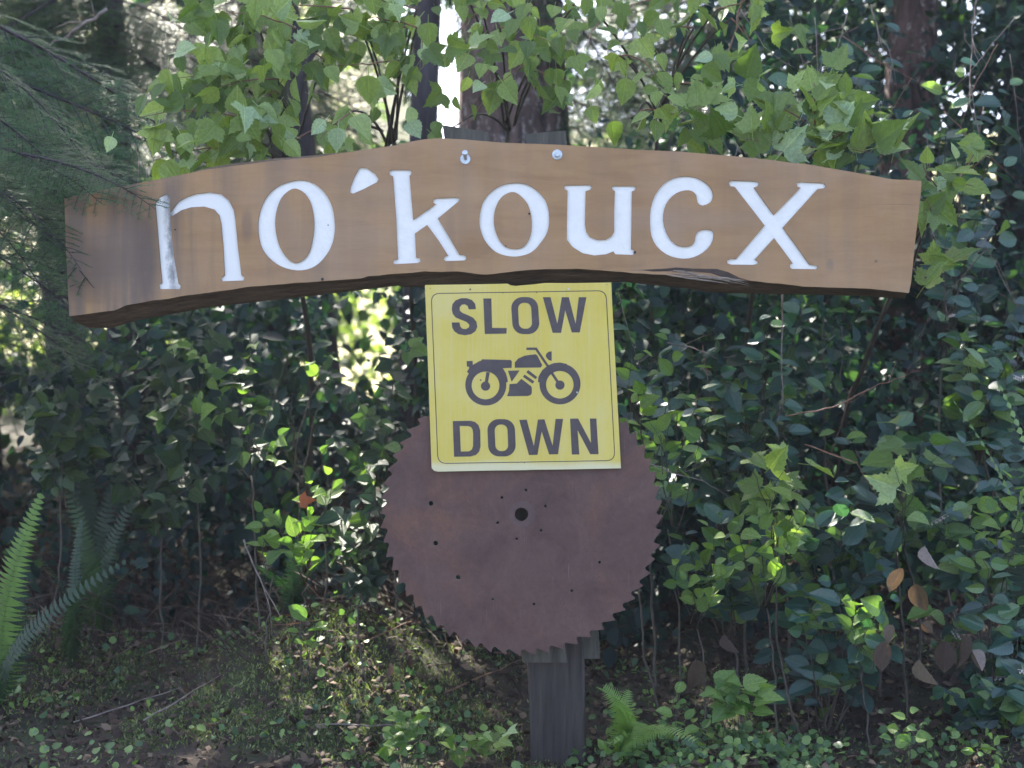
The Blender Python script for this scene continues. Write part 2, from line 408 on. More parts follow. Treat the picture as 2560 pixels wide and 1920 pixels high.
# ------------------------------------------------------------------ thin scattering volume added to imitate veiling lens glare
hz = MB(); x0, x1, y0, y1, z0, z1 = -320, 320, -310, 520, -3.0, 17.0
hz.add([(x0, y0, z0), (x1, y0, z0), (x1, y1, z0), (x0, y1, z0), (x0, y0, z1), (x1, y0, z1), (x1, y1, z1), (x0, y1, z1)],
       [(0, 3, 2, 1), (4, 5, 6, 7), (0, 1, 5, 4), (1, 2, 6, 5), (2, 3, 7, 6), (3, 0, 4, 7)])
hm, hnt, hout = new_mat('glare_veil')
pv = hnt.nodes.new('ShaderNodeVolumePrincipled'); pv.inputs['Density'].default_value = 0.0020
pv.inputs['Color'].default_value = (0.93, 0.95, 1.0, 1); pv.inputs['Anisotropy'].default_value = 0.3
hnt.links.new(pv.outputs[0], hout.inputs['Volume'])
tag(link('glare_haze', hz.mesh('glare_haze', hm, False)), kind='stuff')

# ------------------------------------------------------------------ 2D shape tools (signs)
def cr(pts, n=5, closed=True):
    """smooth closed loop through the points"""
    out = []; m = len(pts)
    for i in range(m):
        p0, p1, p2, p3 = (np.array(pts[(i + k) % m], float) for k in (-1, 0, 1, 2))
        for j in range(n):
            t = j / n
            out.append(tuple(0.5 * ((2 * p1) + (-p0 + p2) * t + (2 * p0 - 5 * p1 + 4 * p2 - p3) * t * t + (-p0 + 3 * p1 - 3 * p2 + p3) * t ** 3)))
    return out
def inside(p, poly):
    x, y = p; c = False; j = len(poly) - 1
    for i in range(len(poly)):
        xi, yi = poly[i]; xj, yj = poly[j]
        if (yi > y) != (yj > y) and x < (xj - xi) * (y - yi) / (yj - yi) + xi: c = not c
        j = i
    return c
def region(adds, holes=(), extra=()):
    """triangulated area: union of adds minus holes; extra = loose points. returns verts2d, tris"""
    vs = []; es = []
    for poly in list(adds) + list(holes):
        b = len(vs); vs += [Vector(p) for p in poly]
        es += [(b + i, b + (i + 1) % len(poly)) for i in range(len(poly))]
    vs += [Vector(p) for p in extra]
    ov, oe, of, *_ = delaunay_2d_cdt(vs, es, [], 0, 1e-4)
    tris = []
    for f in of:
        c = sum((ov[i] for i in f), Vector((0, 0))) / len(f)
        if any(inside(c, a) for a in adds) and not any(inside(c, h) for h in holes): tris.append(tuple(f))
    used = sorted({i for f in tris for i in f}); mp = {i: k for k, i in enumerate(used)}
    return [tuple(ov[i]) for i in used], [tuple(mp[i] for i in f) for f in tris]
def crop(ox, oy, s):
    return lambda pts: [(ox + x / s, oy + y / s) for x, y in pts]
C1 = crop(100, 330, 2.4578); C2 = crop(900, 330, 2.765); C3 = crop(1560, 380, 2.765)
C4 = crop(1030, 680, 3.191); C5 = crop(920, 1000, 2.5141)
def w2(p):   # source pixel -> (X, Z) in the plane of the signs
    v = W(p[0], p[1]); return (v.x, v.z)
def w2l(ps): return [w2(p) for p in ps]
def orient(bm):
    bmesh.ops.recalc_face_normals(bm, faces=bm.faces)
def slab(name, adds, holes, y_front, thick, mat, bev=0.0, parent=None, edge=None):
    """a plate cut to an outline, front face at y_front looking at -Y"""
    vs, ts = region([w2l(a) for a in adds], [w2l(h) for h in holes])
    bm = bmesh.new()
    bv = [bm.verts.new((x, y_front, z)) for x, z in vs]
    for t in ts:
        try: bm.faces.new([bv[i] for i in t])
        except ValueError: pass
    bm.normal_update()
    for f in bm.faces:
        if f.normal.y > 0: f.normal_flip()
    ext = bmesh.ops.extrude_face_region(bm, geom=bm.faces[:], use_keep_orig=True)
    nv = [g for g in ext['geom'] if isinstance(g, bmesh.types.BMVert)]
    for v in nv: v.co.y += thick
    bmesh.ops.recalc_face_normals(bm, faces=bm.faces)
    if bev:
        es = [e for e in bm.edges if len(e.link_faces) == 2 and e.calc_face_angle(0) > 0.8 and all(abs(v.co.y - y_front) < 1e-6 for v in e.verts)]
        bmesh.ops.bevel(bm, geom=es, offset=bev, segments=2, affect='EDGES', profile=0.6)
    me = bpy.data.meshes.new(name); bm.to_mesh(me); bm.free()
    me.materials.append(mat)
    if edge:
        me.materials.append(edge)
        for p in me.polygons:
            if abs(p.normal.y) < 0.5: p.material_index = 1
    return link(name, me, parent)

# ------------------------------------------------------------------ carved board
top_f = C1([(150, 410), (260, 380), (730, 290), (1000, 235), (1400, 180), (1700, 155), (1880, 125), (2200, 80)]) + \
        C2([(0, 125), (230, 100), (330, 70), (440, 50), (560, 42), (700, 50), (1000, 75), (1430, 90), (1900, 122), (2212, 135)])[1:] + \
        C3([(900, 42), (1300, 90), (1700, 160), (1850, 187), (2057, 200)])
bot_f = C1([(180, 1135), (300, 1115), (470, 1095), (520, 1065), (800, 1020), (1300, 950), (1550, 930), (2000, 898)]) + \
        C2([(0, 1000), (450, 965), (700, 965), (800, 980), (880, 988), (1000, 970), (1200, 950), (1500, 945), (1850, 970)]) + \
        C3([(0, 832), (500, 865), (850, 887), (1000, 905), (1080, 910), (1240, 930), (1700, 945), (1970, 975)])
bot_b = C1([(190, 1165), (250, 1200), (400, 1197), (560, 1150), (1000, 1070), (1700, 992), (2200, 932)]) + \
        C2([(200, 1062), (450, 1060), (950, 1050), (1740, 1030)]) + \
        C3([(0, 885), (450, 932), (600, 960), (1080, 972), (1700, 985), (1945, 1003)])
def interp(pts, n, x0, x1):
    xp = [p[0] for p in pts]; yp = [p[1] for p in pts]; xx = np.linspace(x0, x1, n)
    return list(zip(xx, np.interp(xx, xp, yp)))
NB = 150
tf = interp(top_f, NB, top_f[0][0], top_f[-1][0])
bf = interp(bot_f, NB, bot_f[0][0], bot_f[-1][0])
tf = [(x, y + 1.0 * noise.noise(Vector((x * 0.02, 3, 0)))) for x, y in tf]
bf = [(x, y + 1.6 * noise.noise(Vector((x * 0.025, 9, 0))) + 0.8 * noise.noise(Vector((x * 0.09, 19, 0)))) for x, y in bf]
right = C3([(2050, 300), (2015, 600), (1985, 900)])
outline = tf + right + bf[::-1] + C1([(158, 700)])

L = {}
L['n'] = ([C1([(708, 440), (735, 400), (775, 380), (798, 400), (800, 500), (806, 600), (822, 760), (850, 930), (864, 945), (860, 965), (738, 965), (732, 938), (750, 928), (738, 800), (722, 600)]),
           C1([(796, 500), (850, 430), (900, 400), (960, 380), (1040, 370), (1110, 380), (1160, 420), (1190, 480), (1200, 540), (1215, 700), (1237, 880), (1256, 895), (1250, 912), (1118, 917), (1111, 898), (1135, 880), (1125, 700), (1112, 560), (1100, 510), (1070, 475), (1010, 458), (930, 462), (870, 480), (806, 520)])], [])
L['o'] = ([cr(C1([(1590, 295), (1680, 315), (1750, 375), (1795, 460), (1812, 580), (1795, 690), (1740, 780), (1670, 835), (1580, 850), (1480, 825), (1400, 765), (1355, 690), (1340, 580), (1355, 480), (1400, 390), (1480, 325)]), 3)],
          [cr(C1([(1575, 348), (1630, 380), (1668, 450), (1685, 560), (1672, 680), (1640, 765), (1580, 805), (1530, 785), (1475, 710), (1447, 600), (1450, 500), (1480, 410), (1530, 360)]), 3)])
L['mark'] = ([C1([(1975, 218), (2010, 222), (2060, 258), (2081, 290), (2070, 308), (1990, 350), (1925, 378), (1905, 372), (1908, 340), (1930, 280), (1958, 228)])], [])
L['k'] = ([C2([(228, 306), (206, 297), (203, 272), (222, 262), (345, 262), (357, 275), (350, 296), (342, 302), (368, 612), (380, 700), (388, 868), (415, 874), (418, 895), (400, 905), (245, 913), (228, 905), (232, 888), (262, 880), (250, 600)]),
           C2([(360, 614), (525, 498), (505, 488), (508, 465), (530, 458), (670, 452), (688, 462), (680, 480), (535, 600), (460, 645), (370, 708)]),
           C2([(455, 630), (530, 585), (600, 700), (688, 850), (720, 850), (733, 862), (733, 880), (720, 888), (590, 892), (578, 880), (585, 862), (610, 855), (540, 745)])], [])
L['o2'] = ([cr(C2([(1070, 352), (1160, 365), (1240, 420), (1290, 490), (1308, 590), (1295, 690), (1245, 770), (1190, 828), (1110, 857), (1030, 858), (940, 830), (870, 760), (835, 680), (826, 600), (845, 500), (890, 430), (970, 372)]), 3)],
           [cr(C2([(1063, 415), (1110, 440), (1160, 500), (1185, 590), (1185, 690), (1160, 760), (1120, 800), (1050, 808), (990, 780), (945, 710), (925, 620), (935, 530), (970, 460), (1015, 425)]), 3)])
L['u'] = ([C2([(1420, 368), (1590, 366), (1602, 380), (1590, 400), (1560, 408), (1556, 640), (1565, 690), (1590, 725), (1640, 745), (1700, 745), (1740, 720), (1757, 690), (1757, 560), (1762, 408), (1745, 398), (1742, 380), (1755, 373), (1895, 373), (1907, 385), (1900, 402), (1880, 410), (1875, 810), (1895, 818), (1897, 835), (1885, 850), (1765, 845), (1752, 825), (1700, 845), (1620, 853), (1540, 838), (1470, 795), (1430, 745), (1430, 650), (1435, 405), (1415, 395), (1412, 378)])], [])
L['c'] = ([cr(C3([(510, 350), (545, 370), (600, 345), (615, 300), (600, 250), (560, 210), (500, 178), (420, 168), (340, 182), (270, 225), (215, 300), (185, 390), (180, 490), (190, 580), (225, 650), (290, 705), (370, 733), (450, 735), (520, 710), (580, 665), (615, 610), (620, 560), (600, 540), (560, 535), (515, 550), (495, 580), (490, 615), (470, 645), (430, 655), (380, 650), (330, 615), (290, 550), (272, 470), (280, 390), (310, 330), (360, 285), (420, 265), (470, 270), (500, 300)]), 2)], [])
L['x'] = ([C3([(765, 240), (735, 236), (725, 214), (742, 197), (922, 203), (934, 218), (924, 236), (898, 245), (1035, 437), (1100, 525), (1284, 780), (1330, 782), (1341, 796), (1330, 810), (1162, 808), (1147, 797), (1150, 778), (1168, 770), (975, 511)]),
           C3([(1222, 246), (1200, 240), (1195, 218), (1210, 207), (1380, 215), (1396, 232), (1385, 250), (1338, 256), (1100, 520), (1035, 598), (903, 745), (928, 756), (925, 772), (890, 780), (742, 778), (715, 770), (712, 750), (740, 738), (775, 740), (968, 513), (1035, 437)])], [])

bevel_face = 0.0
allA = [w2l(a) for k in L for a in L[k][0]]
# front face with the letters cut out of it: triangulate everything, keep what is board
vs = [Vector(p) for p in w2l(outline)]; es = [(i, (i + 1) % len(vs)) for i in range(len(vs))]
for k in L:
    for poly in list(L[k][0]) + list(L[k][1]):
        pl = w2l(poly); b = len(vs); vs += [Vector(p) for p in pl]; es += [(b + i, b + (i + 1) % len(pl)) for i in range(len(pl))]
ov, oe, of, *_ = delaunay_2d_cdt(vs, es, [], 0, 1e-4)
OUT = w2l(outline)
LW = {k: ([w2l(a) for a in L[k][0]], [w2l(h) for h in L[k][1]]) for k in L}
def in_letter(c):
    return any(any(inside(c, a) for a in A) and not any(inside(c, h) for h in H) for A, H in LW.values())
faces = []
for f in of:
    c = sum((ov[i] for i in f), Vector((0, 0))) / 3
    if inside(c, OUT) and not in_letter(c): faces.append(f)
board_root = empty('carved_sign', W(1280, 700, 0.05), 'arched brown wooden board carved with large white letters across the top of the post', 'sign')
bm = bmesh.new(); bv = [bm.verts.new((p.x, 0.0, p.y)) for p in ov]
for f in faces: bm.faces.new([bv[i] for i in f])
# rim and live edge: front outline swept to the back outline
TH = 0.085
bbk = interp(bot_b, NB, bot_f[0][0] + 4, bot_f[-1][0] - 4)
rows_top = [[W(x, y, 0) for x, y in tf]]
mesh_extra_v = []; mesh_extra_f = []
def strip(a, b):
    base = len(mesh_extra_v); mesh_extra_v.extend(a + b); n = len(a)
    for i in range(n - 1): mesh_extra_f.append((base + i, base + i + 1, base + n + i + 1, base + n + i))
def jig(p, s, k): return p + Vector((0, 0.5 * s * noise.noise(Vector((p.x * 5, k, 0))), s * noise.noise(Vector((p.x * 7, k * 3.1, 1))) + 0.5 * s * noise.noise(Vector((p.x * 25, k * 3.1, 1)))))
def rear(p, y, dz=0.0): return Vector((p.x, y, p.z + dz))
f_bot = [W(x, y, 0) for x, y in bf]; bk_bot = [W(x, y, 0) for x, y in bbk]
b1 = [jig(Vector((a.x, 0.03, a.z * 0.7 + b.z * 0.3)), 0.006, 1) for a, b in zip(f_bot, bk_bot)]
b2 = [jig(Vector((a.x, 0.06, a.z * 0.2 + b.z * 0.8 + 0.0)), 0.006, 2) for a, b in zip(f_bot, bk_bot)]
b3 = [Vector((b.x, TH, b.z)) for b in bk_bot]
strip(f_bot, b1); strip(b1, b2); strip(b2, b3)
f_top = [W(x, y, 0) for x, y in tf]
def ridge(x): return 0.011 * smooth(-1.1, -0.95, x) * (1 - smooth(-0.62, -0.5, x)) + 0.004
t1 = [jig(rear(p, 0.05, ridge(p.x)), 0.003, 5) for p in f_top]; t2 = [rear(p, TH, ridge(p.x)) for p in f_top]
strip(f_top, t1); strip(t1, t2)
fr = [W(*tf[-1], 0)] + [W(x, y, 0) for x, y in right] + [W(*bf[-1], 0)]
br_ = [Vector((p.x - 0.004, TH, p.z)) for p in fr]; br_[0] = t2[-1]; br_[-1] = b3[-1]
strip(fr, br_)
fl = [W(*bf[0], 0), W(*C1([(158, 700)])[0], 0), W(*tf[0], 0)]
bl_ = [b3[0], Vector((fl[1].x + 0.002, TH, fl[1].z)), t2[0]]
strip(fl, bl_)
base = len(mesh_extra_v); mesh_extra_v.extend(t2 + b3)
for i in range(NB - 1): mesh_extra_f.append((base + i, base + NB + i, base + NB + i + 1, base + i + 1))
me = bpy.data.meshes.new('board'); bm.normal_update()
for f in bm.faces:
    if f.normal.y > 0: f.normal_flip()
loose = [v for v in bm.verts if not v.link_faces]
for v in loose: bm.verts.remove(v)
ev = [bm.verts.new(v) for v in mesh_extra_v]
for f in mesh_extra_f:
    nf = bm.faces.new([ev[i] for i in f]); nf.material_index = 1; nf.smooth = True
bm.to_mesh(me); bm.free(); me.materials.append(M['board']); me.materials.append(M['edge'])
link('board', me, board_root)

for k, (A, H) in LW.items():      # carved grooves: sloping walls down to a painted floor
    vs2, ts = region(A, H)
    bm = bmesh.new(); bv = [bm.verts.new((x, 0.0, z)) for x, z in vs2]
    for t in ts:
        try: bm.faces.new([bv[i] for i in t])
        except ValueError: pass
    bm.normal_update()
    for f in bm.faces:
        if f.normal.y > 0: f.normal_flip()
    r1 = bmesh.ops.inset_region(bm, faces=bm.faces[:], thickness=0.0046, depth=-0.0026, use_even_offset=False)
    for f in r1['faces']: f.material_index = 1
    inner = [f for f in bm.faces if f not in set(r1['faces'])]
    r2 = bmesh.ops.inset_region(bm, faces=inner, thickness=0.004, depth=-0.0035, use_even_offset=False)
    bm.normal_update()
    for f in bm.faces: f.smooth = False
    if k == 'n':
        for f in bm.faces:
            c = f.calc_center_median()
            if f.material_index == 0 and False: f.material_index = 2
    me = bpy.data.meshes.new('letter'); bm.to_mesh(me); bm.free()
    me.materials.append(M['paint']); me.materials.append(M['cream'])
    lo = link('letter' if k != 'mark' else 'accent_mark', me, board_root)
    if k == 'n': me.materials[0] = None; LETTER_N = me

# grime running down the first stem of the n
def n_paint():
    m, nt, out = new_mat('white_paint_with_grime')
    co = coords(nt); sp = nt.nodes.new('ShaderNodeSeparateXYZ'); nt.links.new(co, sp.inputs[0])
    nz = noise_n(nt, coords(nt, (1, 1, 0.5)), 42, 6, 0.75)
    # stain line follows the inner edge of the stem
    a = W(*C1([(798, 520)])[0]); b = W(*C1([(815, 880)])[0])
    lx = math_n(nt, 'MULTIPLY_ADD', math_n(nt, 'SUBTRACT', sp.outputs[2], a.z), (b.x - a.x) / (b.z - a.z), a.x)
    d = math_n(nt, 'ABSOLUTE', math_n(nt, 'SUBTRACT', sp.outputs[0], lx))
    f = math_n(nt, 'SUBTRACT', 1.0, math_n(nt, 'DIVIDE', d, 0.021))
    f = math_n(nt, 'ADD', f, math_n(nt, 'MULTIPLY', math_n(nt, 'SUBTRACT', nz, 0.5), 3.0))
    f = math_n(nt, 'MULTIPLY', math_n(nt, 'MAXIMUM', math_n(nt, 'MINIMUM', f, 1.0), 0.0), math_n(nt, 'LESS_THAN', d, 0.03))
    c = mixc(nt, math_n(nt, 'MULTIPLY', f, 0.75), (0.86, 0.83, 0.75), (0.10, 0.085, 0.10))
    principled(nt, out, c, 0.55)
    return m
LETTER_N.materials[0] = n_paint()

# split, splintered strip under the c and x
sb = MB()
for i in range(26):
    x0 = 1668 + rnd.random() * 150; ln = 25 + rnd.random() * 85
    y0 = 380 + (808 + (x0 - 1668) * 0.22 * 2.765 * 0.62 + rnd.random() * 48) / 2.765
    p = W(x0, y0, -0.003); q = W(min(x0 + ln, 1872), y0 + ln * 0.11 + rnd.random() * 2, -0.003)
    r = 0.0012 + 0.0016 * rnd.random()
    sb.tube([p, p.lerp(q, 0.5) + Vector((0, -0.001, 0.001)), q], [r * .5, r, r * .3], 5)
link('splinter', sb.mesh('splinter', M['splinter']), board_root)
gap = [C3([(110, 815), (300, 805), (360, 798), (480, 806), (640, 808), (720, 830), (800, 870), (855, 884), (700, 872), (600, 838), (480, 826), (330, 824), (200, 826)])]
slab('crack', gap, [], -0.0012, 0.001, simple_mat('dark_split', (0.03, 0.02, 0.015), (0.07, 0.045, 0.03), 30), parent=board_root)

def bolt(cx, cy, parent, tilt=0.0, long=0.02):
    c = W(cx, cy, 0); b = MB()
    n = 20
    for r0, r1, y0, y1, mm in ((0.0, 0.0165, 0, 0, 0),): pass
    vs = []; fs = []
    prof = [(0.0165, -0.0005), (0.0165, -0.003), (0.0155, -0.0036), (0.008, -0.0036)]
    for (r, y) in prof:
        vs += [Vector((c.x + r * math.cos(2 * math.pi * k / n), y, c.z + r * math.sin(2 * math.pi * k / n))) for k in range(n)]
    for i in range(len(prof) - 1):
        fs += [(i * n + k, i * n + (k + 1) % n, (i + 1) * n + (k + 1) % n, (i + 1) * n + k) for k in range(n)]
    fs.append(tuple(range((len(prof) - 1) * n, len(prof) * n)))
    w = MB(); w.add(vs, fs)
    hb = MB()
    d = Vector((0, -1, tilt)).normalized()
    hb.tube([c + d * 0.003, c + d * long], 0.0058, 10)
    p0 = c + d * 0.004
    hb.tube([p0 + d * (long - 0.006), p0 + d * (long - 0.004), p0 + d * (long + 0.004), p0 + d * (long + 0.005)], [0.0088, 0.0096, 0.0096, 0.0082], 6)
    bo = link('bolt', hb.mesh('bolt', M['steel'], False), parent)
    wo = link('washer', w.mesh('washer', M['steel'], False), bo)
    wo.parent = bo; wo.matrix_parent_inverse = Matrix.Identity(4)
bolt(900 + 728 / 2.765, 330 + 188 / 2.765, board_root, 0.42, 0.034)
bolt(900 + 1363 / 2.765, 330 + 157 / 2.765, board_root, -0.05, 0.018)
# nail heads and knots on the board
for cx, cy, r in ((830, 600, 0.003), (1735, 905, 0.005), (1770, 572, 0.0018)):
    p = C1([(cx, cy)])[0]; c = W(*p, 0)
    b = MB(); b.tube([c + Vector((0, 0.002, 0)), c + Vector((0, -0.001, 0))], r, 10)
    link('nail', b.mesh('nail', M['bark_dark'], False), board_root)
for cx, cy, r in ((1170, 565, 0.0035), (1008, 788, 0.0025), (1900, 832, 0.0045)):
    p = C2([(cx, cy)])[0]; c = W(*p, 0)
    b = MB(); b.tube([c + Vector((0, 0.004, 0)), c + Vector((0, -0.001, 0))], r, 10)
    link('nail', b.mesh('nail', M['bark_dark'], False), board_root)

# ------------------------------------------------------------------ yellow warning plate
plate = empty('warning_sign', W(1306, 940, -0.03), 'square faded yellow metal plate reading SLOW DOWN with a black motorcycle', 'sign')
YP = -0.030
slab('plate', [C4([(107, 108), (240, 106), (480, 103), (700, 99), (760, 97), (775, 104), (790, 112), (830, 116), (905, 108), (960, 104), (1020, 97), (1060, 92), (1300, 93), (1585, 88), (1592, 250), (1612, 620), (1640, 1150), (1662, 1562), (1300, 1570), (960, 1574), (900, 1577), (640, 1580), (210, 1589), (180, 1582), (160, 1560), (135, 850)])], [],
     YP, 0.0022, M['yellow'], 0.0004, plate)
def pr(name, adds, holes=(), y=YP - 0.0006, mat=None):
    return slab(name, [C4(a) for a in adds], [C4(h) for h in holes], y, 0.0004, mat or M['print'], parent=plate)
def arc(cx, cy, r, a0, a1, n): return [(cx + r * math.cos(R(a0 + (a1 - a0) * i / n)), cy + r * math.sin(R(a0 + (a1 - a0) * i / n))) for i in range(n + 1)]
def rrect(tl, tr, br, bl, rad, n=6):
    P = [np.array(p, float) for p in (tl, tr, br, bl)]; out = []
    for i in range(4):
        p = P[i]; a = P[i - 1]; b = P[(i + 1) % 4]
        s = p + (a - p) / np.linalg.norm(a - p) * rad; e = p + (b - p) / np.linalg.norm(b - p) * rad
        for j in range(n + 1):
            t = j / n; out.append(tuple((1 - t) ** 2 * s + 2 * t * (1 - t) * (p * 0.9 + (s + e) * 0.05) + t * t * e))
    return out
pr('border', [rrect((154, 173), (1546, 150), (1617, 1503), (208, 1527), 66)], [rrect((160, 179), (1540, 156), (1611, 1497), (214, 1521), 61)])
S_ = [(455, 302), (512, 300), (506, 258), (480, 228), (440, 213), (395, 213), (350, 230), (325, 262), (320, 300), (328, 338), (352, 366), (395, 385), (438, 402), (460, 425), (455, 445), (432, 458), (405, 455), (388, 438), (382, 405), (320, 405), (323, 445), (340, 475), (375, 499), (425, 507), (475, 498), (508, 475), (523, 440), (516, 400), (490, 368), (450, 348), (405, 330), (384, 312), (383, 285), (400, 265), (425, 262), (446, 275)]
def stadium(x0, x1, y0, y1, r, dx=0):
    n = 8
    return (arc(x0 + r, y0 + r, r, 180, 270, n) + arc(x1 - r, y0 + r, r, 270, 360, n) + [(p[0] + dx, p[1]) for p in arc(x1 - r, y1 - r, r, 0, 90, n)] + [(p[0] + dx, p[1]) for p in arc(x0 + r, y1 - r, r, 90, 180, n)])
pr('letter', [S_])
pr('letter', [[(570, 215), (634, 215), (640, 448), (756, 450), (754, 494), (582, 497)]])
pr('letter', [stadium(792, 1006, 204, 498, 88, 8)], [stadium(846, 950, 250, 455, 46, 6)])
pr('letter', [[(1042, 205), (1104, 205), (1157, 415), (1193, 205), (1248, 205), (1302, 415), (1327, 205), (1388, 205), (1335, 485), (1272, 485), (1220, 310), (1187, 488), (1120, 488)]])
pr('letter', [[(328, 1187), (470, 1185), (505, 1194), (532, 1220), (546, 1262), (548, 1390), (537, 1430), (512, 1456), (470, 1468), (338, 1471)]],
   [[(383, 1226), (450, 1227), (473, 1235), (486, 1256), (490, 1290), (489, 1385), (480, 1412), (458, 1427), (392, 1429)]])
pr('letter', [stadium(603, 822, 1172, 1468, 88, 5)], [stadium(661, 762, 1215, 1425, 46, 5)])
pr('letter', [[(855, 1178), (915, 1176), (971, 1385), (1003, 1175), (1055, 1173), (1120, 1382), (1143, 1170), (1203, 1170), (1163, 1450), (1092, 1452), (1033, 1270), (1000, 1455), (932, 1457)]])
pr('letter', [[(1258, 1168), (1322, 1167), (1424, 1360), (1415, 1167), (1467, 1167), (1484, 1450), (1418, 1450), (1318, 1260), (1332, 1452), (1272, 1453)]])
def circ(cx, cy, r, n=40): return [(cx + r * math.cos(2 * math.pi * i / n), cy + r * math.sin(2 * math.pi * i / n)) for i in range(n)]
def bar(p, q, w):
    p = np.array(p, float); q = np.array(q, float); d = (q - p) / np.linalg.norm(q - p); m = np.array((-d[1], d[0])) * w / 2
    return [tuple(p + m), tuple(q + m), tuple(q - m), tuple(p - m)]
moto_adds = [
    circ(590, 901, 163), circ(588, 910, 37, 20), bar((606, 805), (590, 905), 27),
    circ(1178, 892, 163), circ(1178, 902, 37, 20), bar((1106, 795), (1172, 895), 21)]
# wheels as rings, then hubs and struts, then body pieces: separate printed shapes of one symbol
sym = pr('motorcycle_symbol', [circ(590, 901, 163)], [circ(588, 905, 110)])
def sp_(adds, holes=()):
    o = slab('symbol_piece', [C4(a) for a in adds], [C4(h) for h in holes], YP - 0.0006 - 0.00004 * len(sym.children), 0.0004, M['print'], parent=plate)
    o.parent = sym; o.matrix_parent_inverse = Matrix.Translation(-Vector(plate.location))
    o.matrix_parent_inverse = Matrix.Identity(4)
sp_([circ(1178, 892, 163)], [circ(1177, 899, 109)])
sp_([circ(588, 910, 37, 20), bar((608, 800), (590, 905), 27)])
sp_([circ(1178, 902, 37, 20), bar((1104, 792), (1172, 895), 21)])
sp_([[(438, 712), (485, 709), (487, 742), (535, 714), (552, 708), (560, 697), (788, 703), (797, 715), (795, 765), (725, 768), (748, 805), (762, 850), (765, 880), (700, 880)] + arc(590, 901, 120, -12, -150, 14) + [(440, 796), (456, 772), (458, 757), (440, 756)]])
sp_([[(820, 722), (846, 692), (900, 668), (986, 657), (1000, 668), (1038, 745), (1025, 763), (820, 765)]])
sp_([bar((912, 614), (992, 614), 19), bar((984, 608), (1082, 752), 19)])
sp_([[(1112, 634), (1112, 711), (1088, 703), (1070, 684), (1065, 668), (1072, 650), (1090, 637)]])
sp_([[(1003, 880), (1008, 835), (1036, 785), (1080, 747), (1130, 727), (1180, 723), (1234, 735), (1224, 752)] + arc(1178, 892, 128, -70, -172, 12)])
sp_([[(765, 788), (858, 786), (795, 876)]])
sp_([[(926, 782), (998, 838), (985, 856), (911, 801)]])
sp_([[(897, 818), (975, 872), (962, 891), (884, 836)]])
sp_([[(778, 894), (835, 890), (872, 852), (950, 912), (955, 925), (955, 965), (946, 980), (925, 988), (758, 990), (774, 948)]])
for cx, cy in ((465, 138), (1248, 135), (548, 862), (1317, 960), (145, 130), (725, 167), (795, 160), (995, 164), (840, 1520), (897, 1522), (963, 1516), (1555, 102)):
    c = W(*C4([(cx, cy)])[0], YP); b = MB()
    rr = 0.0032 if cx in (465, 1248, 548, 1317) else 0.0016
    b.tube([c + Vector((0, 0.001, 0)), c + Vector((0, -0.0016, 0))], [rr, rr * 0.8], 10)
    link('screw', b.mesh('screw', M['rust'] if cx not in (1248, 1317) else M['steel'], False), plate)

# ------------------------------------------------------------------ saw blade
blade = empty('saw_blade', W(1303.4, 1285.2, -0.012), 'large round rusty circular saw blade hung on the post under the yellow plate', 'saw blade')
NT = 60
def tooth_outline():
    pts = []; cx, cy = 1303.4, 1285.2
    prof = [(0.0, 340), (0.10, 337), (0.22, 338), (0.34, 341), (0.55, 345.5), (0.78, 350), (0.93, 353), (0.955, 351), (0.965, 344)]
    for i in range(NT):
        k = 1 + 0.006 * math.sin(i * 2.7) * 0.5
        for t, r in prof:
            a = math.pi / 2 - (i + t) / NT * 2 * math.pi      # image angle, running anticlockwise as seen
            pts.append((cx + r * k * math.cos(a), cy + r * k * math.sin(a)))
    return pts
holes5 = [(964, 717, 42)] + [(x, y, 9) for x, y in ((992, 564), (842, 612), (1114, 665), (814, 769), (1087, 819), (935, 872), (1455, 1017), (1280, 1195), (785, 1250), (1042, 1280))] + [(397, 648, 15), (426, 898, 15), (567, 1112, 15)]
slab('disc', [tooth_outline()], [C5(circ(x, y, r, 28 if r > 20 else 12)) for x, y, r in holes5], -0.012, 0.005, M['rust'], 0.0006, blade)
for x, y in ((1497, 525), (1527, 778)):
    c = W(*C5([(x, y)])[0], -0.012); b = MB(); b.tube([c + Vector((0, 0.001, 0)), c + Vector((0, -0.0012, 0))], 0.0045, 10)
    link('rivet', b.mesh('rivet', M['rust'], False), blade)

# ------------------------------------------------------------------ post and backing planks
postt = empty('sign_post', W(1404, 1900, 0.2), 'weathered grey square timber post with two planks carrying the signs', 'post')
def timber(name, p_bot, p_top, w_bot, w_top, y0, y1, mat, chamfer=0.004, seed=0, topcut=0.0, nseg=26):
    """p_* are (u) centre lines at sign-plane scale; an upright squared timber with worn faces"""
    (ub, vb), (ut, vt) = p_bot, p_top
    vs = []; fs = []; per = []
    for i in range(nseg + 1):
        t = i / nseg
        c = W(ub + (ut - ub) * t, vb + (vt - vb) * t, 0); w = (w_bot + (w_top - w_bot) * t) / 2
        ring = []
        ch = chamfer
        for (sx, yy) in ((-w, y0 + ch), (-w + ch, y0), (-w * 0.33, y0), (w * 0.33, y0), (w - ch, y0), (w, y0 + ch), (w, y1 - ch), (w - ch, y1), (-w + ch, y1), (-w, y1 - ch)):
            dz = topcut * (sx / w) if i == nseg else 0
            nzz = noise.noise(Vector((c.z * 6, sx * 30 + seed, yy * 9))) * 0.0035
            ring.append(Vector((c.x + sx + nzz, yy + nzz * 0.6, c.z + dz)))
        vs += ring
    k = 10
    for i in range(nseg):
        for j in range(k): fs.append((i * k + j, i * k + (j + 1) % k, (i + 1) * k + (j + 1) % k, (i + 1) * k + j))
    fs.append(tuple(range(k))[::-1]); fs.append(tuple(range(nseg * k, nseg * k + k)))
    return link(name, mesh_py(name, vs, fs, mat, False), postt)
s = 1.15732
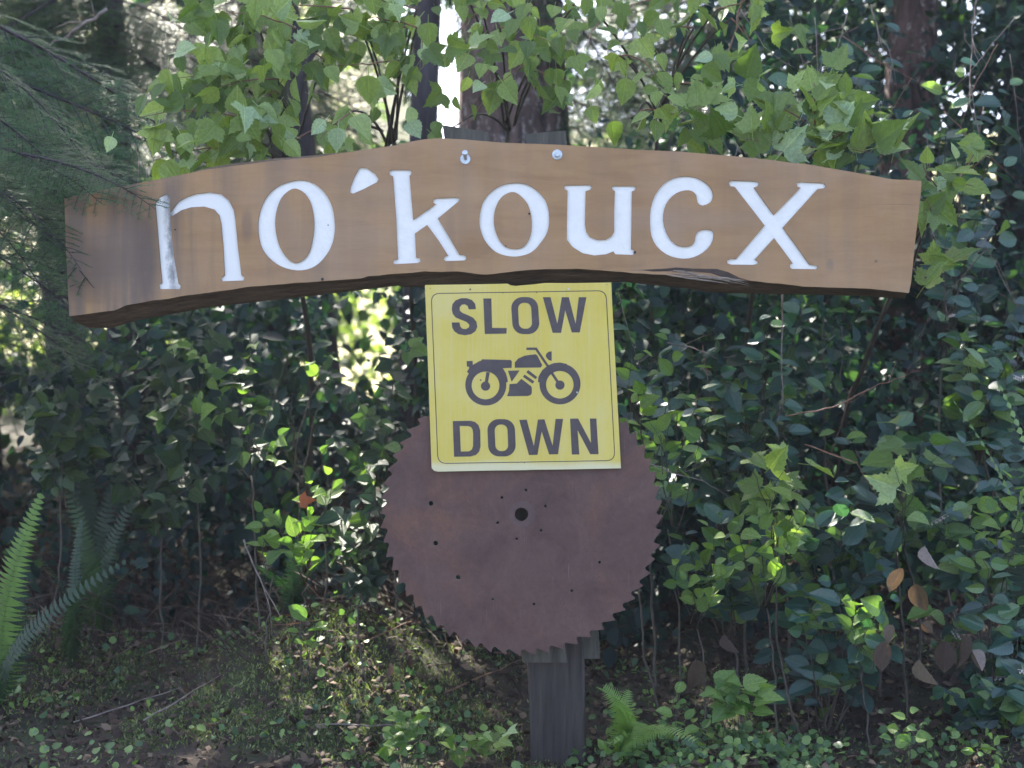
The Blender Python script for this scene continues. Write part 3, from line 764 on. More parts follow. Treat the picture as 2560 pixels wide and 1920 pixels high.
timber('post', (1213 * s, 1760 * s), (1168 * s, 420 * s), 0.187, 0.187, 0.100, 0.29, M['post'], 0.008, 1)
timber('plank', (1178 * s, 1442 * s), (1004 * s, 268 * s), 0.150, 0.150, 0.0875, 0.1255, M['post_green'], 0.004, 4, -0.012)
timber('plank', (1254 * s, 1438 * s), (1180 * s, 272 * s), 0.145, 0.137, 0.1265, 0.165, M['post_green'], 0.004, 8, 0.006)

# ------------------------------------------------------------------ leaf and plant meshes
def leaf_outline(kind, var=0):
    r = random.Random(var * 7 + 3)
    if kind == 'salal':
        h = [(0, 0), (0.13, 0.05), (0.26, 0.18), (0.325, 0.36), (0.32, 0.55), (0.25, 0.74), (0.13, 0.88), (0.04, 0.965), (0, 1.0)]
    elif kind == 'ovate':      # toothed, pointed
        ys = [0.0, 0.04, 0.14, 0.16, 0.28, 0.30, 0.43, 0.45, 0.58, 0.60, 0.72, 0.74, 0.85, 0.87, 1.0]
        ws = [0.0, 0.14, 0.33, 0.30, 0.41, 0.37, 0.40, 0.355, 0.35, 0.30, 0.255, 0.20, 0.14, 0.10, 0.0]
        h = [(w * (0.92 + 0.12 * var), y) for w, y in zip(ws, ys)]
    elif kind == 'maple':
        base = [(0, 0.04), (0.10, -0.03), (0.24, -0.05), (0.33, 0.0), (0.40, -0.01), (0.43, 0.07), (0.52, 0.11), (0.47, 0.17),
                (0.60, 0.26), (0.58, 0.31), (0.71, 0.42), (0.56, 0.42), (0.50, 0.47), (0.44, 0.43), (0.36, 0.47), (0.28, 0.46), (0.31, 0.55), (0.24, 0.58), (0.27, 0.67), (0.17, 0.72), (0.17, 0.81), (0.08, 0.87), (0, 1.03)]
        h = [(x * (0.85 + 0.12 * var) + (0.015 * r.uniform(-1, 1) if 0 < i < 22 else 0), y + (0.012 * r.uniform(-1, 1))) for i, (x, y) in enumerate(base)]
        h[0] = (0, h[0][1]); h[-1] = (0, h[-1][1])
    return h
def leaf_mesh(kind, var=0, mat=None, fold=0.16, curl=0.22, name='leaf', petiole=0.25):
    h = leaf_outline(kind, var); n = len(h)
    r = random.Random(var + 50)
    tw = r.uniform(-0.25, 0.25)
    def z(x, y): return fold * abs(x) - curl * (y * y) + 0.05 * math.sin(y * 9 + var) * abs(x) + tw * x * y
    vs = [(x, y, z(x, y)) for x, y in h] + [(-x * (1 + 0.05 * math.sin(var + y * 5)), y, z(-x, y)) for x, y in h[1:-1]]
    rt = list(range(n)); lt = [0] + list(range(n, n + n - 2)) + [n - 1]
    fs = [tuple(rt), tuple(lt[::-1])]
    if petiole:
        b = len(vs); w = 0.016
        vs += [(-w, 0.02, 0), (w, 0.02, 0), (w * .7, -petiole, 0.03), (-w * .7, -petiole, 0.03), (0, 0.02, -w), (0, -petiole, 0.03 - w)]
        fs += [(b, b + 1, b + 2, b + 3), (b + 1, b + 4, b + 5, b + 2), (b + 4, b, b + 3, b + 5)]
    me = mesh_py(name, vs, fs, mat)
    return me
LM = {
    'salal': [leaf_mesh('salal', v, M['salal'], 0.2, 0.12 + 0.16 * v, petiole=0.06) for v in range(3)],
    'young': [leaf_mesh('salal', v, M['bright'], 0.3, 0.1 + 0.15 * v, petiole=0.06) for v in range(3)],
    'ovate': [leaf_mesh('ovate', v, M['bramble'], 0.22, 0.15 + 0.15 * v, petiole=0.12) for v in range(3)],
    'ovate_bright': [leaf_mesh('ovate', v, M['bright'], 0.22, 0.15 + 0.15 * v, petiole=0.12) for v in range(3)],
    'maple': [leaf_mesh('maple', v, M['maple'], 0.20, 0.12 + 0.13 * v, petiole=0.45) for v in range(4)],
    'maple_ovate': [leaf_mesh('ovate', v, M['maple'], 0.25, 0.1 + 0.2 * v, petiole=0.35) for v in range(3)],
    'dead': [leaf_mesh('salal', v, M['deadleaf'], (-0.55, 0.45, -0.9)[v], (0.3, 0.6, -0.4)[v], petiole=0.05) for v in range(3)],
    'lit': [leaf_mesh('ovate', v, M['bright'], 0.2, 0.2, petiole=0.1) for v in range(2)],
    'orange': [leaf_mesh('maple', 0, M['orange'], 0.2, 0.2)],
}
def frame_mat(p, tip, nrm, s):
    y = Vector(tip).normalized(); z = Vector(nrm); z = z - y * z.dot(y)
    z = z.normalized() if z.length > 1e-5 else y.orthogonal().normalized()
    x = y.cross(z)
    m = Matrix((x, y, z)).transposed().to_4x4() @ Matrix.Scale(s, 4)
    m.translation = p
    return m
def put_leaf(parent, me, p, tip, nrm, s, name='leaf', label=None):
    for u_, v_, y_, r_ in RAYS:
        w_ = Vector(p) - Q(u_, v_, y_); t_ = w_.dot(sdir)
        if t_ > 0.10 and (w_ - sdir * t_).length < r_ * 0.9 + 0.04: return None
    o = bpy.data.objects.new(name, me); COL.objects.link(o)
    o.parent = parent
    pl = Vector(parent.location)
    m = frame_mat(Vector(p) - pl, tip, nrm, s); o.matrix_basis = m
    if label: o['label'] = label
    return o
def rv(s=1.0): return Vector((rnd.gauss(0, s), rnd.gauss(0, s), rnd.gauss(0, s)))

def mass(name, P, T, Nn, Sz, outline, fold, curl, mat, tint, parent=None, label=None, kind='stuff'):
    """many leaves as one mesh. outline = half outline from base to tip"""
    P = np.asarray(P, float); n = len(P)
    T = T / np.linalg.norm(T, axis=1, keepdims=True)
    Nn = Nn - T * (Nn * T).sum(1, keepdims=True); Nn = Nn / np.maximum(np.linalg.norm(Nn, axis=1, keepdims=True), 1e-6)
    X = np.cross(T, Nn)
    h = np.array(outline)                       # interior rows (x,y)
    mid = [0.0] + [p[1] for p in h] + [1.0]
    vs = [(0, 0, 0)]
    for x, y in h: vs += [(-x, y, fold * x - curl * y * y), (0, y, -curl * y * y), (x, y, fold * x - curl * y * y)]
    vs.append((0, 1, -curl)); vs = np.array(vs); k = len(vs)
    fs = [(0, 2, 1), (0, 3, 2)]
    for i in range(len(h) - 1):
        a = 1 + 3 * i; b = a + 3
        fs += [(a, a + 1, b + 1), (a, b + 1, b), (a + 1, a + 2, b + 2), (a + 1, b + 2, b + 1)]
    a = 1 + 3 * (len(h) - 1); fs += [(a, a + 1, k - 1), (a + 1, a + 2, k - 1)]
    fs = np.array(fs)
    Vv = P[:, None] + Sz[:, None, None] * (vs[None, :, 0:1] * X[:, None] + vs[None, :, 1:2] * T[:, None] + vs[None, :, 2:3] * Nn[:, None])
    Ff = fs[None] + (np.arange(n) * k)[:, None, None]
    me = mesh_np(name, Vv.reshape(-1, 3), Ff.reshape(-1, 3), mat, False, np.repeat(tint, k))
    o = link(name, me, parent)
    tag(o, label, kind=kind)
    return o
OV = [(0.30, 0.3), (0.28, 0.65)]; OVL = [(0.22, 0.12), (0.34, 0.38), (0.24, 0.72)]
def rand_dirs(n, base, spread):
    d = np.array(base)[None] + rng.normal(0, spread, (n, 3)); return d
def from_uv(u, v, y):
    k = (5 + y) / 5; u = u * 1.15732; v = v * 1.15732
    return np.stack([(u - 1280) / PX * k, y, 1.217 + (960 - v) / PX * k], -1)
def thicket(u0, u1, v0, v1, y0, y1, n, gaps=()):
    """leaf positions in a wedge of thicket, thinned where light comes through it"""
    u = rng.uniform(u0, u1, n); v = rng.uniform(v0, v1, n); y = y0 + (y1 - y0) * rng.random(n) ** 0.8
    keep = np.ones(n, bool)
    for (gu, gv, ru, rv_, k) in gaps:
        d = ((u - gu) / ru) ** 2 + ((v - gv) / rv_) ** 2
        keep &= ~((d < 1) & (rng.random(n) < k))
    u, v, y = u[keep], v[keep], y[keep]
    return from_uv(u, v, y)
def clump(P, sc, thr):
    """drop leaves where a 3D noise is low, so masses break into clumps"""
    k = np.array([noise.noise(Vector(p) * sc) for p in P]); return P[k > thr]

# gaps where the bright slope behind shows (same frame as the photograph's layout)
GL = [(60, 430, 110, 130, .9), (90, 700, 160, 90, .93), (40, 930, 60, 100, .93), (790, 740, 80, 110, .93), (640, 800, 40, 60, .5), 
      (130, 330, 60, 40, .6), (600, 690, 50, 40, .6)]
GT = [(790, 210, 110, 140, .97), (968, 190, 48, 190, 1.0), (1290, 200, 90, 150, .93), (1400, 120, 90, 120, .8), (1010, 60, 60, 60, .9),
      (1480, 60, 60, 80, .6), (640, 60, 120, 90, .8), (560, 250, 70, 90, .8), (430, 60, 80, 60, .6), (450, 230, 60, 60, .5)]
RAYS = [(650, 1020, 1.0, .13), (690, 1110, .8, .08), (520, 1160, .8, .06), (740, 920, .9, .06), (1500, 1040, .6, .04), (1560, 690, .9, .05), (790, 740, 2.6, .2), (648, 1085, .6, .08), (1870, 860, .7, .03), (2130, 450, .8, .03)]
def sunlit(P):
    """openings in the leaves through which the sun reaches a few spots"""
    k = np.ones(len(P), bool)
    for u, v, y, r in RAYS:
        a = np.array(Q(u, v, y)); d = np.array(sdir); t = (P - a) @ d
        dist = np.linalg.norm(P - a - t[:, None] * d, axis=1)
        k &= ~((t > 0.12) & (dist < r + 0.008 * np.maximum(t, 0)))
    return P[k]
# --- undergrowth behind the sign: masses nobody could count
Pm = [thicket(-700, 950, 625, 1350, 1.7, 3.6, 15000, GL + [(790, 740, 70, 90, .72)]),
      thicket(900, 1450, 560, 1400, 1.2, 3.2, 9000, [(960, 760, 40, 60, .4)]),
      thicket(1350, 2900, 540, 1500, 1.5, 3.6, 30000),
      thicket(1450, 2900, -500, 640, 2.0, 4.5, 27000, [(1430, 100, 120, 200, .6), (1520, 300, 40, 60, .4)]),
      thicket(1190, 1500, 250, 600, 2.0, 3.5, 2500, [(1290, 200, 90, 190, .8)])]
P = np.concatenate(Pm)
P = sunlit(clump(P, 2.2, -0.16))
n = len(P)
Nv = rand_dirs(n, (0, -0.45, 0.8), 0.5); Tv = rand_dirs(n, (0, -0.4, -0.35), 0.6)
cl = np.array([noise.noise(Vector(p) * 1.7 + Vector((4, 4, 4))) for p in P])
tint = np.clip(rng.random(n) ** 1.6 * 0.7 + cl * 0.9 + 0.08 - 0.22 * (P[:, 0] < 0.1), 0, 1)
mass('undergrowth', P, Tv, Nv, rng.uniform(0.03, 0.095, n) * (1 + 0.5 * np.array([noise.noise(Vector(p) * 1.1) for p in P])), OVL, 0.25, 0.15, M['under'], tint)
print('undergrowth', n)
# dark understory bank further back, so the thicket is not see-through on the right
P = np.concatenate([thicket(1500, 3600, -900, 1200, 4.5, 7.5, 52000, [(1500, 100, 110, 170, .8)]),
                    thicket(-1200, 900, 640, 1250, 3.8, 6.0, 24000, GL), thicket(1340, 3000, 540, 1250, 4.0, 6.5, 26000),
                    thicket(-900, 1000, -400, 620, 5.5, 8.5, 17000, [(a, b, c * .85, d * .85, e) for a, b, c, d, e in GL + GT]),
                    thicket(1180, 1600, -300, 420, 5.5, 8.5, 4500, [(a, b, c * .8, d * .8, e) for a, b, c, d, e in GT]),
                    thicket(860, 1460, 480, 1200, 3.8, 6.0, 6000, [(960, 700, 60, 120, .6)])])
P = sunlit(clump(P, 1.4, -0.3))
n = len(P)
mass('understory_foliage', P, rand_dirs(n, (0, -0.4, -0.4), 0.6), rand_dirs(n, (0, -0.4, 0.8), 0.5), rng.uniform(0.07, 0.15, n), OV, 0.25, 0.15, M['under'], rng.random(n))
# sunlit broadleaf growth beyond, seen through the gaps
P = []
for (x, y, z, rr, c) in ((-7, 13, 2.0, 2.2, 2600), (-4.2, 15, 1.8, 1.6, 2200), (-10, 16, 4, 3, 2600), (-2.3, 14, 2.2, 1.3, 1700), (-5.5, 17, 4.6, 1.7, 1500), (1.4, 15, 4.0, 1.7, 1100), (3.0, 14, 6.5, 2.0, 1200), (-8, 14, 7, 2, 900), (2.2, 17, 7.5, 1.7, 900), (-1.1, 16, 1.6, 1.3, 1000), (-5.5, 11, 0.9, 1.3, 1800), (-7.5, 11, 1.0, 1.6, 2200), (-3.8, 11.5, 1.2, 1.0, 1300), (-2.9, 15, 5.0, 1.9, 1500), (-3.6, 12, 6.4, 1.5, 900), (-6.5, 12, 5.0, 2.4, 2400), (-9, 13, 2.5, 2.5, 2200)):
    d = rng.normal(0, 1, (c, 3)); d /= np.linalg.norm(d, axis=1, keepdims=True)
    P.append(np.array((x, y, z)) + d * (rng.random((c, 1)) ** 0.45) * rr)
P = clump(np.concatenate(P), 1.1, -0.1); n = len(P)
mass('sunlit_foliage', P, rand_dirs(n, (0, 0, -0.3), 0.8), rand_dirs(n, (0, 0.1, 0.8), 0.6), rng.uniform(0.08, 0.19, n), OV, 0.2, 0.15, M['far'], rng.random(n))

# ------------------------------------------------------------------ trees
def trunk_mesh(pts, radii, sides, mat, seed, furrow=0.06):
    pts = [Vector(p) for p in pts]; n = 60
    m = len(pts); vs = []
    for i in range(n + 1):
        t = i / n * (m - 1); k = min(int(t), m - 2); f = t - k
        c = pts[k].lerp(pts[k + 1], f); r = radii[k] * (1 - f) + radii[k + 1] * f
        for j in range(sides):
            a = 2 * math.pi * j / sides
            q = noise.noise(Vector((math.cos(a) * 3.5 + seed, math.sin(a) * 3.5, c.z * 0.9))) + 0.6 * noise.noise(Vector((math.cos(a) * 9 + seed, math.sin(a) * 9, c.z * 2.5)))
            rr = r * (1 + furrow * 2 * q)
            vs.append(c + Vector((math.cos(a) * rr, math.sin(a) * rr, 0)))
    fs = [(i * sides + j, i * sides + (j + 1) % sides, (i + 1) * sides + (j + 1) % sides, (i + 1) * sides + j) for i in range(n) for j in range(sides)]
    return mesh_py('trunk', vs, fs, mat, True)

def hemlock_spray(seed, ln=1.0, droop=0.35, dens=1.0):
    """one flat drooping bough: axis, side twigs, short flat needles"""
    r = np.random.default_rng(seed); wood = MB(); segs = []
    ax = [Vector((0.05 * math.sin(t * 3 + seed) * t, ln * t, -droop * t * t * ln)) for t in np.linspace(0, 1, 9)]
    wood.tube(ax, list(np.linspace(0.009, 0.0015, 9) * ln ** .5), 4, False)
    def at(t):
        k = min(int(t * 8), 7); return ax[k].lerp(ax[k + 1], t * 8 - k)
    for i in range(int(34 * dens)):
        t = 0.06 + 0.92 * (i + r.random() * 0.7) / (34 * dens); sgn = 1 if i % 2 else -1
        L1 = ln * 0.40 * (1 - t) ** 0.6 * (0.55 + 0.6 * r.random()) + 0.05
        a = at(t); d = Vector((sgn * 0.86, 0.52, -0.14 + 0.12 * r.normal())).normalized()
        p = [a + d * L1 * s_ + Vector((0, 0, -0.20 * L1 * s_ * s_)) for s_ in (0, .33, .66, 1)]
        wood.tube(p, [0.003, 0.002, 0.0015, 0.001], 3, False)
        segs.append((p[0], p[1])); segs.append((p[1], p[2])); segs.append((p[2], p[3]))
        m = max(2, int(L1 / 0.035))
        for j in range(m):
            s_ = (j + 0.5 + 0.3 * r.normal()) / m; s_ = min(max(s_, 0.02), 0.98)
            k = min(int(s_ * 3), 2); b = p[k].lerp(p[k + 1], s_ * 3 - k)
            L2 = 0.10 * (1.1 - s_) * (0.5 + r.random()) + 0.02
            d2 = (d * 0.6 + Vector((0, 1, 0)) * (0.8 if j % 2 else -0.8) * 1.0 + Vector((0, 0, -0.12 + .1 * r.normal()))).normalized()
            segs.append((b, b + d2 * L2))
    # needles
    P, T, NN, Sz = [], [], [], []
    for a, b in segs:
        l = (b - a).length; c = max(2, int(l / 0.0042)); d = (b - a) / max(l, 1e-6); sd = d.cross(Vector((0, 0, 1))).normalized()
        for i in range(c):
            sg = 1 if i % 2 else -1
            P.append(a + d * l * (i / c)); T.append(sd * sg * 0.9 + d * 0.45 + Vector((0, 0, 0.12 * r.normal())))
            NN.append(Vector((0.2 * r.normal(), 0.2 * r.normal(), 1))); Sz.append(0.013 + 0.008 * r.random())
    P = np.array(P); T = np.array(T); NN = np.array(NN); Sz = np.array(Sz); n = len(P)
    T /= np.linalg.norm(T, axis=1, keepdims=True); X = np.cross(T, NN)
    X /= np.linalg.norm(X, axis=1, keepdims=True)
    w = 0.0026
    Vv = np.stack([P - X * w, P + X * w, P + T * Sz[:, None]], 1).reshape(-1, 3)
    tints = np.repeat(np.clip(0.35 + 0.25 * r.normal(size=n) + 0.35 * (np.abs(P[:, 0:1]).ravel() / (0.35 * ln)), 0, 1), 3)
    Ff = np.arange(3 * n).reshape(-1, 3)
    wv = np.array([tuple(v) for v in wood.v]); wf = []
    for f in wood.f: wf += [(f[0], f[1], f[2]), (f[0], f[2], f[3])] if len(f) == 4 else [f]
    me = mesh_np('bough', np.concatenate([Vv, wv]), np.concatenate([Ff, np.array(wf) + 3 * n]), M['needle'], False, np.concatenate([tints, np.zeros(len(wv))]))
    me.materials.append(M['bark_dark'])
    mi = np.zeros(n + len(wf), np.int32); mi[n:] = 1; me.polygons.foreach_set('material_index', mi)
    return me
SPR = [hemlock_spray(s_, 1.0, dr, 1.0) for s_, dr in ((1, 0.30), (2, 0.45), (3, 0.2))]
def put_bough(tree, p, d, s, roll=0.0, name='bough'):
    me = SPR[rnd.randrange(3)]
    dn = Vector(d).normalized()
    for u_, v_, y_, r_ in RAYS:
        a_ = Q(u_, v_, y_)
        for q_ in (0.0, 0.25, 0.5, 0.75, 1.0):
            w_ = Vector(p) + dn * s * q_ - a_; t_ = w_.dot(sdir)
            if t_ > 0.2 and (w_ - sdir * t_).length < r_ + 0.27 * s: return None
    o = bpy.data.objects.new(name, me); COL.objects.link(o); o.parent = tree
    o.matrix_basis = frame_mat(Vector(p) - Vector(tree.location), d, Vector((roll, -0.55 + 0.25 * rnd.gauss(0, 1), 1)), s)
    return o

def tree(pos_uv, y, r_px, label, mat='bark', top_uv=None, height=13.0, group=None, crown=None, boughs=0, name='forest_tree', z_from=None, cat='tree', rng_boughs=(4.5, 12.0), blen=(1.2, 2.4), sides=28):
    u, v = pos_uv; k = (5 + y) / 5
    a = Q(u, v, y); b = Q(*(top_uv or (u, 0)), y)
    d = (b - a) / max(b.z - a.z, 0.01)
    zb = gz(a.x, y) - 0.15
    base = a + d * (zb - a.z); top = a + d * (height - a.z)
    r = r_px * 1.15732 / PX * k / 2
    root = empty(name, base, label, cat, group)
    n = 7
    pts = [base.lerp(top, i / (n - 1)) for i in range(n)]
    rad = [r * (1.35 - 0.35 * min(1, i / (n - 1) * 3)) * (1 - 0.45 * i / (n - 1)) for i in range(n)]
    link('trunk', trunk_mesh(pts, rad, sides, M[mat], u * 0.37), root)
    for i in range(boughs):
        z = rnd.uniform(*rng_boughs); t = (z - base.z) / (top.z - base.z)
        c = base.lerp(top, min(t, 1)); az = rnd.uniform(0, 2 * math.pi)
        s_ = rnd.uniform(*blen) * (1.2 - 0.6 * t)
        put_bough(root, c, Vector((math.cos(az), math.sin(az), rnd.uniform(-0.15, 0.2))), s_)
    return root
def canopy(root, c, rad, n, seed):
    P = rng.normal(0, 1, (n, 3)); P /= np.linalg.norm(P, axis=1, keepdims=True)
    P = np.array(c) + P * (rng.random((n, 1)) ** 0.4) * np.array(rad)
    P = sunlit(clump(P, 0.8, -0.12)); n = len(P)
    mass('crown', P, rand_dirs(n, (0, 0, -0.3), 0.8), rand_dirs(n, (0, 0, 1), 0.5), rng.uniform(0.14, 0.30, n), OV, 0.2, 0.15, M['needle'], rng.random(n), root, kind='stuff')

T1 = tree((1107, 600), 4.0, 205, 'broad trunk with red-brown furrowed pale-flecked bark rising behind the middle of the carved board', top_uv=(1104, 0), height=15, boughs=16, name='conifer_tree', rng_boughs=(6.5, 14), sides=40)
T2 = tree((905, 600), 3.0, 58, 'dark slim trunk just to the left of the white gap of sky', 'bark_dark', (925, 0), 11, boughs=22, name='conifer_tree')
T3 = tree((600, 320), 5.2, 46, 'thin dark trunk above the first letter o, left one of a close pair', 'bark_dark', (596, 0), 11, boughs=22, name='conifer_tree')
T4 = tree((706, 780), 4.4, 44, 'slanting dark trunk seen above and below the board between the letter o and the accent', 'bark_dark', (634, 100), 11, boughs=18, name='conifer_tree')
T5 = tree((252, 330), 3.6, 62, 'dark trunk behind the left end of the board among conifer boughs', 'bark_dark', (238, 0), 11, boughs=26, name='conifer_tree')
T6 = tree((1968, 150), 3.4, 105, 'ivy-tangled trunk with pale flecked bark above the right end of the board', 'bark', (1975, 0), 12, boughs=8, name='conifer_tree', rng_boughs=(7, 12))
T7 = tree((2210, 300), 4.4, 90, 'shaded trunk at the far right behind the dead twigs', 'bark_dark', (2230, 0), 12, boughs=8, name='conifer_tree', rng_boughs=(6, 12))
T8 = tree((100, 300), 6.5, 70, 'dim trunk at the far left behind the conifer boughs', 'bark_dark', (70, 0), 12, boughs=20, name='conifer_tree')
T10 = tree((430, 250), 6.5, 60, 'dim trunk behind the pale maple leaves above the letter n', 'bark_dark', (425, 0), 12, boughs=16, name='conifer_tree')
T9 = tree((1590, 200), 5.5, 80, 'dim trunk behind the leaves above the letter c', 'bark_dark', (1600, 0), 12, boughs=14, name='conifer_tree', rng_boughs=(5, 12))
for tr, c, rad, n in ((T1, (-0.2, 5.0, 10.6), (3.8, 4.0, 3.2), 5200), (T2, (-2.6, 4.2, 8.4), (2.8, 2.6, 2.3), 2600), (T3, (-5.0, 6.0, 9.0), (3.0, 2.8, 2.6), 3000),
                      (T5, (-4.2, 2.6, 7.6), (2.8, 2.6, 2.6), 2600), (T6, (3.2, 4.0, 8.4), (3.4, 3.0, 3.2), 3800), (T7, (6.0, 5.5, 8.5), (3.4, 3.4, 3.4), 3400),
                      (T8, (-8.0, 7.0, 9.0), (3.0, 3.0, 3.2), 2800), (T9, (3.2, 8.0, 10.0), (3.6, 3.0, 3.0), 3400)):
    canopy(tr, c, rad, n, 1)

# hemlock on the left: its boughs fill the upper left and hang over the end of the board
H1 = empty('hemlock_tree', (-2.75, 1.2, gz(-2.75, 1.2)), 'hemlock with feathery dark green boughs drooping over the left end of the carved board', 'tree')
link('trunk', trunk_mesh([(-2.75, 1.2, -0.1), (-2.72, 1.2, 3), (-2.7, 1.25, 8)], [0.13, 0.11, 0.03], 20, M['bark_dark'], 3), H1)
def bough_uv(tree_, u, v, y, du, dv, dy, s, roll=0.0):
    a = Q(u, v, y); b = Q(u + du, v + dv, y + dy); put_bough(tree_, a, b - a, s, roll)
#   u,v of bough root; direction; length
for b in ((40, 330, 0.05, 340, 60, -0.30, 0.56), (-30, 400, 0.0, 260, 80, -0.28, 0.42), (-160, 330, 0.30, 300, 70, -0.50, 0.80), (-120, 420, 0.25, 260, 60, -0.42, 0.62), (-60, 300, 0.2, 330, 80, -0.42, 0.62), (-120, 500, 0.6, 200, 60, -0.1, 0.62),
          (-150, 250, 0.9, 300, 60, 0.0, 0.95), (-150, 120, 0.8, 300, 60, 0.1, 1.0), (-150, 0, 1.0, 300, 90, 0.1, 1.1), (-120, -80, 1.4, 300, 120, 0.1, 1.2),
          (-150, 610, 1.2, 250, 50, 0.1, 0.8), (-60, 640, 1.6, 250, 60, 0.1, 0.7), (-100, 200, 0.1, 300, 130, 0.0, 0.55), (-160, 60, 0.2, 300, 110, 0.1, 0.7),
          (60, -60, 1.6, 260, 130, 0.2, 1.1), (-100, 380, 1.5, 300, 20, 0.3, 0.9), (0, 180, 1.8, 300, 60, 0.3, 1.0), (-50, 520, 1.9, 300, -20, 0.3, 0.75), (-140, 700, 2.2, 300, 60, 0.2, 0.7)):
    bough_uv(H1, *b, roll=rnd.gauss(0, 0.2))
H2 = tree((-60, 300), 3.2, 60, 'second hemlock farther back at the left with long level boughs against the bright slope', 'bark_dark', (-70, 0), 10, boughs=30, name='hemlock_tree', rng_boughs=(3.5, 9.5))
for b in ((-40, 60, 3.1, 300, 80, -0.1, 1.4), (-40, 160, 3.0, 300, 40, 0.2, 1.5), (-40, 260, 3.1, 300, 60, 0.0, 1.5), (-40, 340, 3.2, 300, 60, 0.0, 1.2), (-40, 560, 3.0, 300, -40, -0.3, 1.0), (-40, 800, 3.1, 300, 30, 0.0, 0.9), (-40, 450, 3.2, 300, -60, 0.0, 0.9)):
    bough_uv(H2, *b, roll=rnd.gauss(0, 0.2))
for b in ((240, 20, 3.6, 250, 120, -0.4, 1.3), (240, 100, 3.6, 250, 70, -0.5, 1.2), (240, 190, 3.6, 250, 60, -0.4, 1.1), (250, 280, 3.6, 200, 60, -0.5, 0.9), (240, 60, 3.6, -250, 100, -0.4, 1.3), (240, 160, 3.6, -250, 80, -0.5, 1.1), (240, 270, 3.6, -230, 60, -0.4, 1.0), (238, -20, 3.6, 60, 120, -0.9, 1.0)):
    bough_uv(T5, *b, roll=rnd.gauss(0, 0.2))
for b in ((600, -40, 5.2, -250, 120, -0.3, 1.3), (600, 60, 5.2, -200, 60, -0.4, 1.0), (600, -60, 5.2, 230, 120, -0.3, 1.2), (598, 120, 5.2, -200, 60, -0.2, 0.8)):
    bough_uv(T3, *b, roll=rnd.gauss(0, 0.2))
for b in ((1100, 0, 4.0, 300, 90, -0.2, 1.2), (1150, 90, 4.0, 300, 60, 0.2, 1.3), (1150, 180, 4.0, 260, 80, 0.0, 1.0), (1050, -20, 4.0, -200, 150, 0.1, 0.65), (1120, -80, 3.8, 240, 160, -0.3, 1.2), (1180, 260, 4.0, 200, 30, 0.2, 0.8)):
    bough_uv(T1, *b, roll=rnd.gauss(0, 0.2))
for b in ((1600, 60, 5.5, -300, 60, -0.2, 1.5), (1600, 160, 5.5, -300, 60, -0.3, 1.5), (1600, 250, 5.5, -260, 40, -0.3, 1.2), (1600, -40, 5.5, -300, 100, -0.2, 1.6), (1600, 0, 5.5, 300, 90, -0.2, 1.5)):
    bough_uv(T9, *b, roll=rnd.gauss(0, 0.2))
for b in ((925, 20, 3.0, -200, 100, 0.1, 0.6), (920, -60, 3.0, 120, 110, 0.1, 0.55), (925, 60, 3.0, -260, 30, 0.4, 0.7)):
    bough_uv(T2, *b, roll=rnd.gauss(0, 0.2))

for i in range(22):
    u = rnd.uniform(-260, 60); v = rnd.uniform(-80, 420); y = rnd.uniform(1.4, 3.4)
    bough_uv(H2 if y > 2.4 else H1, u, v, y, 300, rnd.uniform(0, 90), rnd.uniform(-.3, .3), rnd.uniform(0.7, 1.35), rnd.gauss(0, .25))
for i in range(44):
    bough_uv(T5, 245, rnd.uniform(-80, 300), 3.6, rnd.choice((-260, 260)), rnd.uniform(20, 110), rnd.uniform(-.6, .4), rnd.uniform(0.7, 1.3), rnd.gauss(0, .25))
for i in range(30):
    bough_uv(T10, 430, rnd.uniform(-80, 300), 6.5, rnd.choice((-260, 260)), rnd.uniform(20, 110), rnd.uniform(-.6, .4), rnd.uniform(0.9, 1.6), rnd.gauss(0, .25))
for i in range(20):
    bough_uv(T3, 598, rnd.uniform(-60, 260), 5.2, rnd.choice((-260, -200, 230)), rnd.uniform(20, 110), rnd.uniform(-.6, .4), rnd.uniform(0.8, 1.3), rnd.gauss(0, .25))
for i in range(10):
    bough_uv(T9, 1600, rnd.uniform(-60, 260), 5.5, -280, rnd.uniform(20, 110), rnd.uniform(-.6, .2), rnd.uniform(0.9, 1.7), rnd.gauss(0, .25))

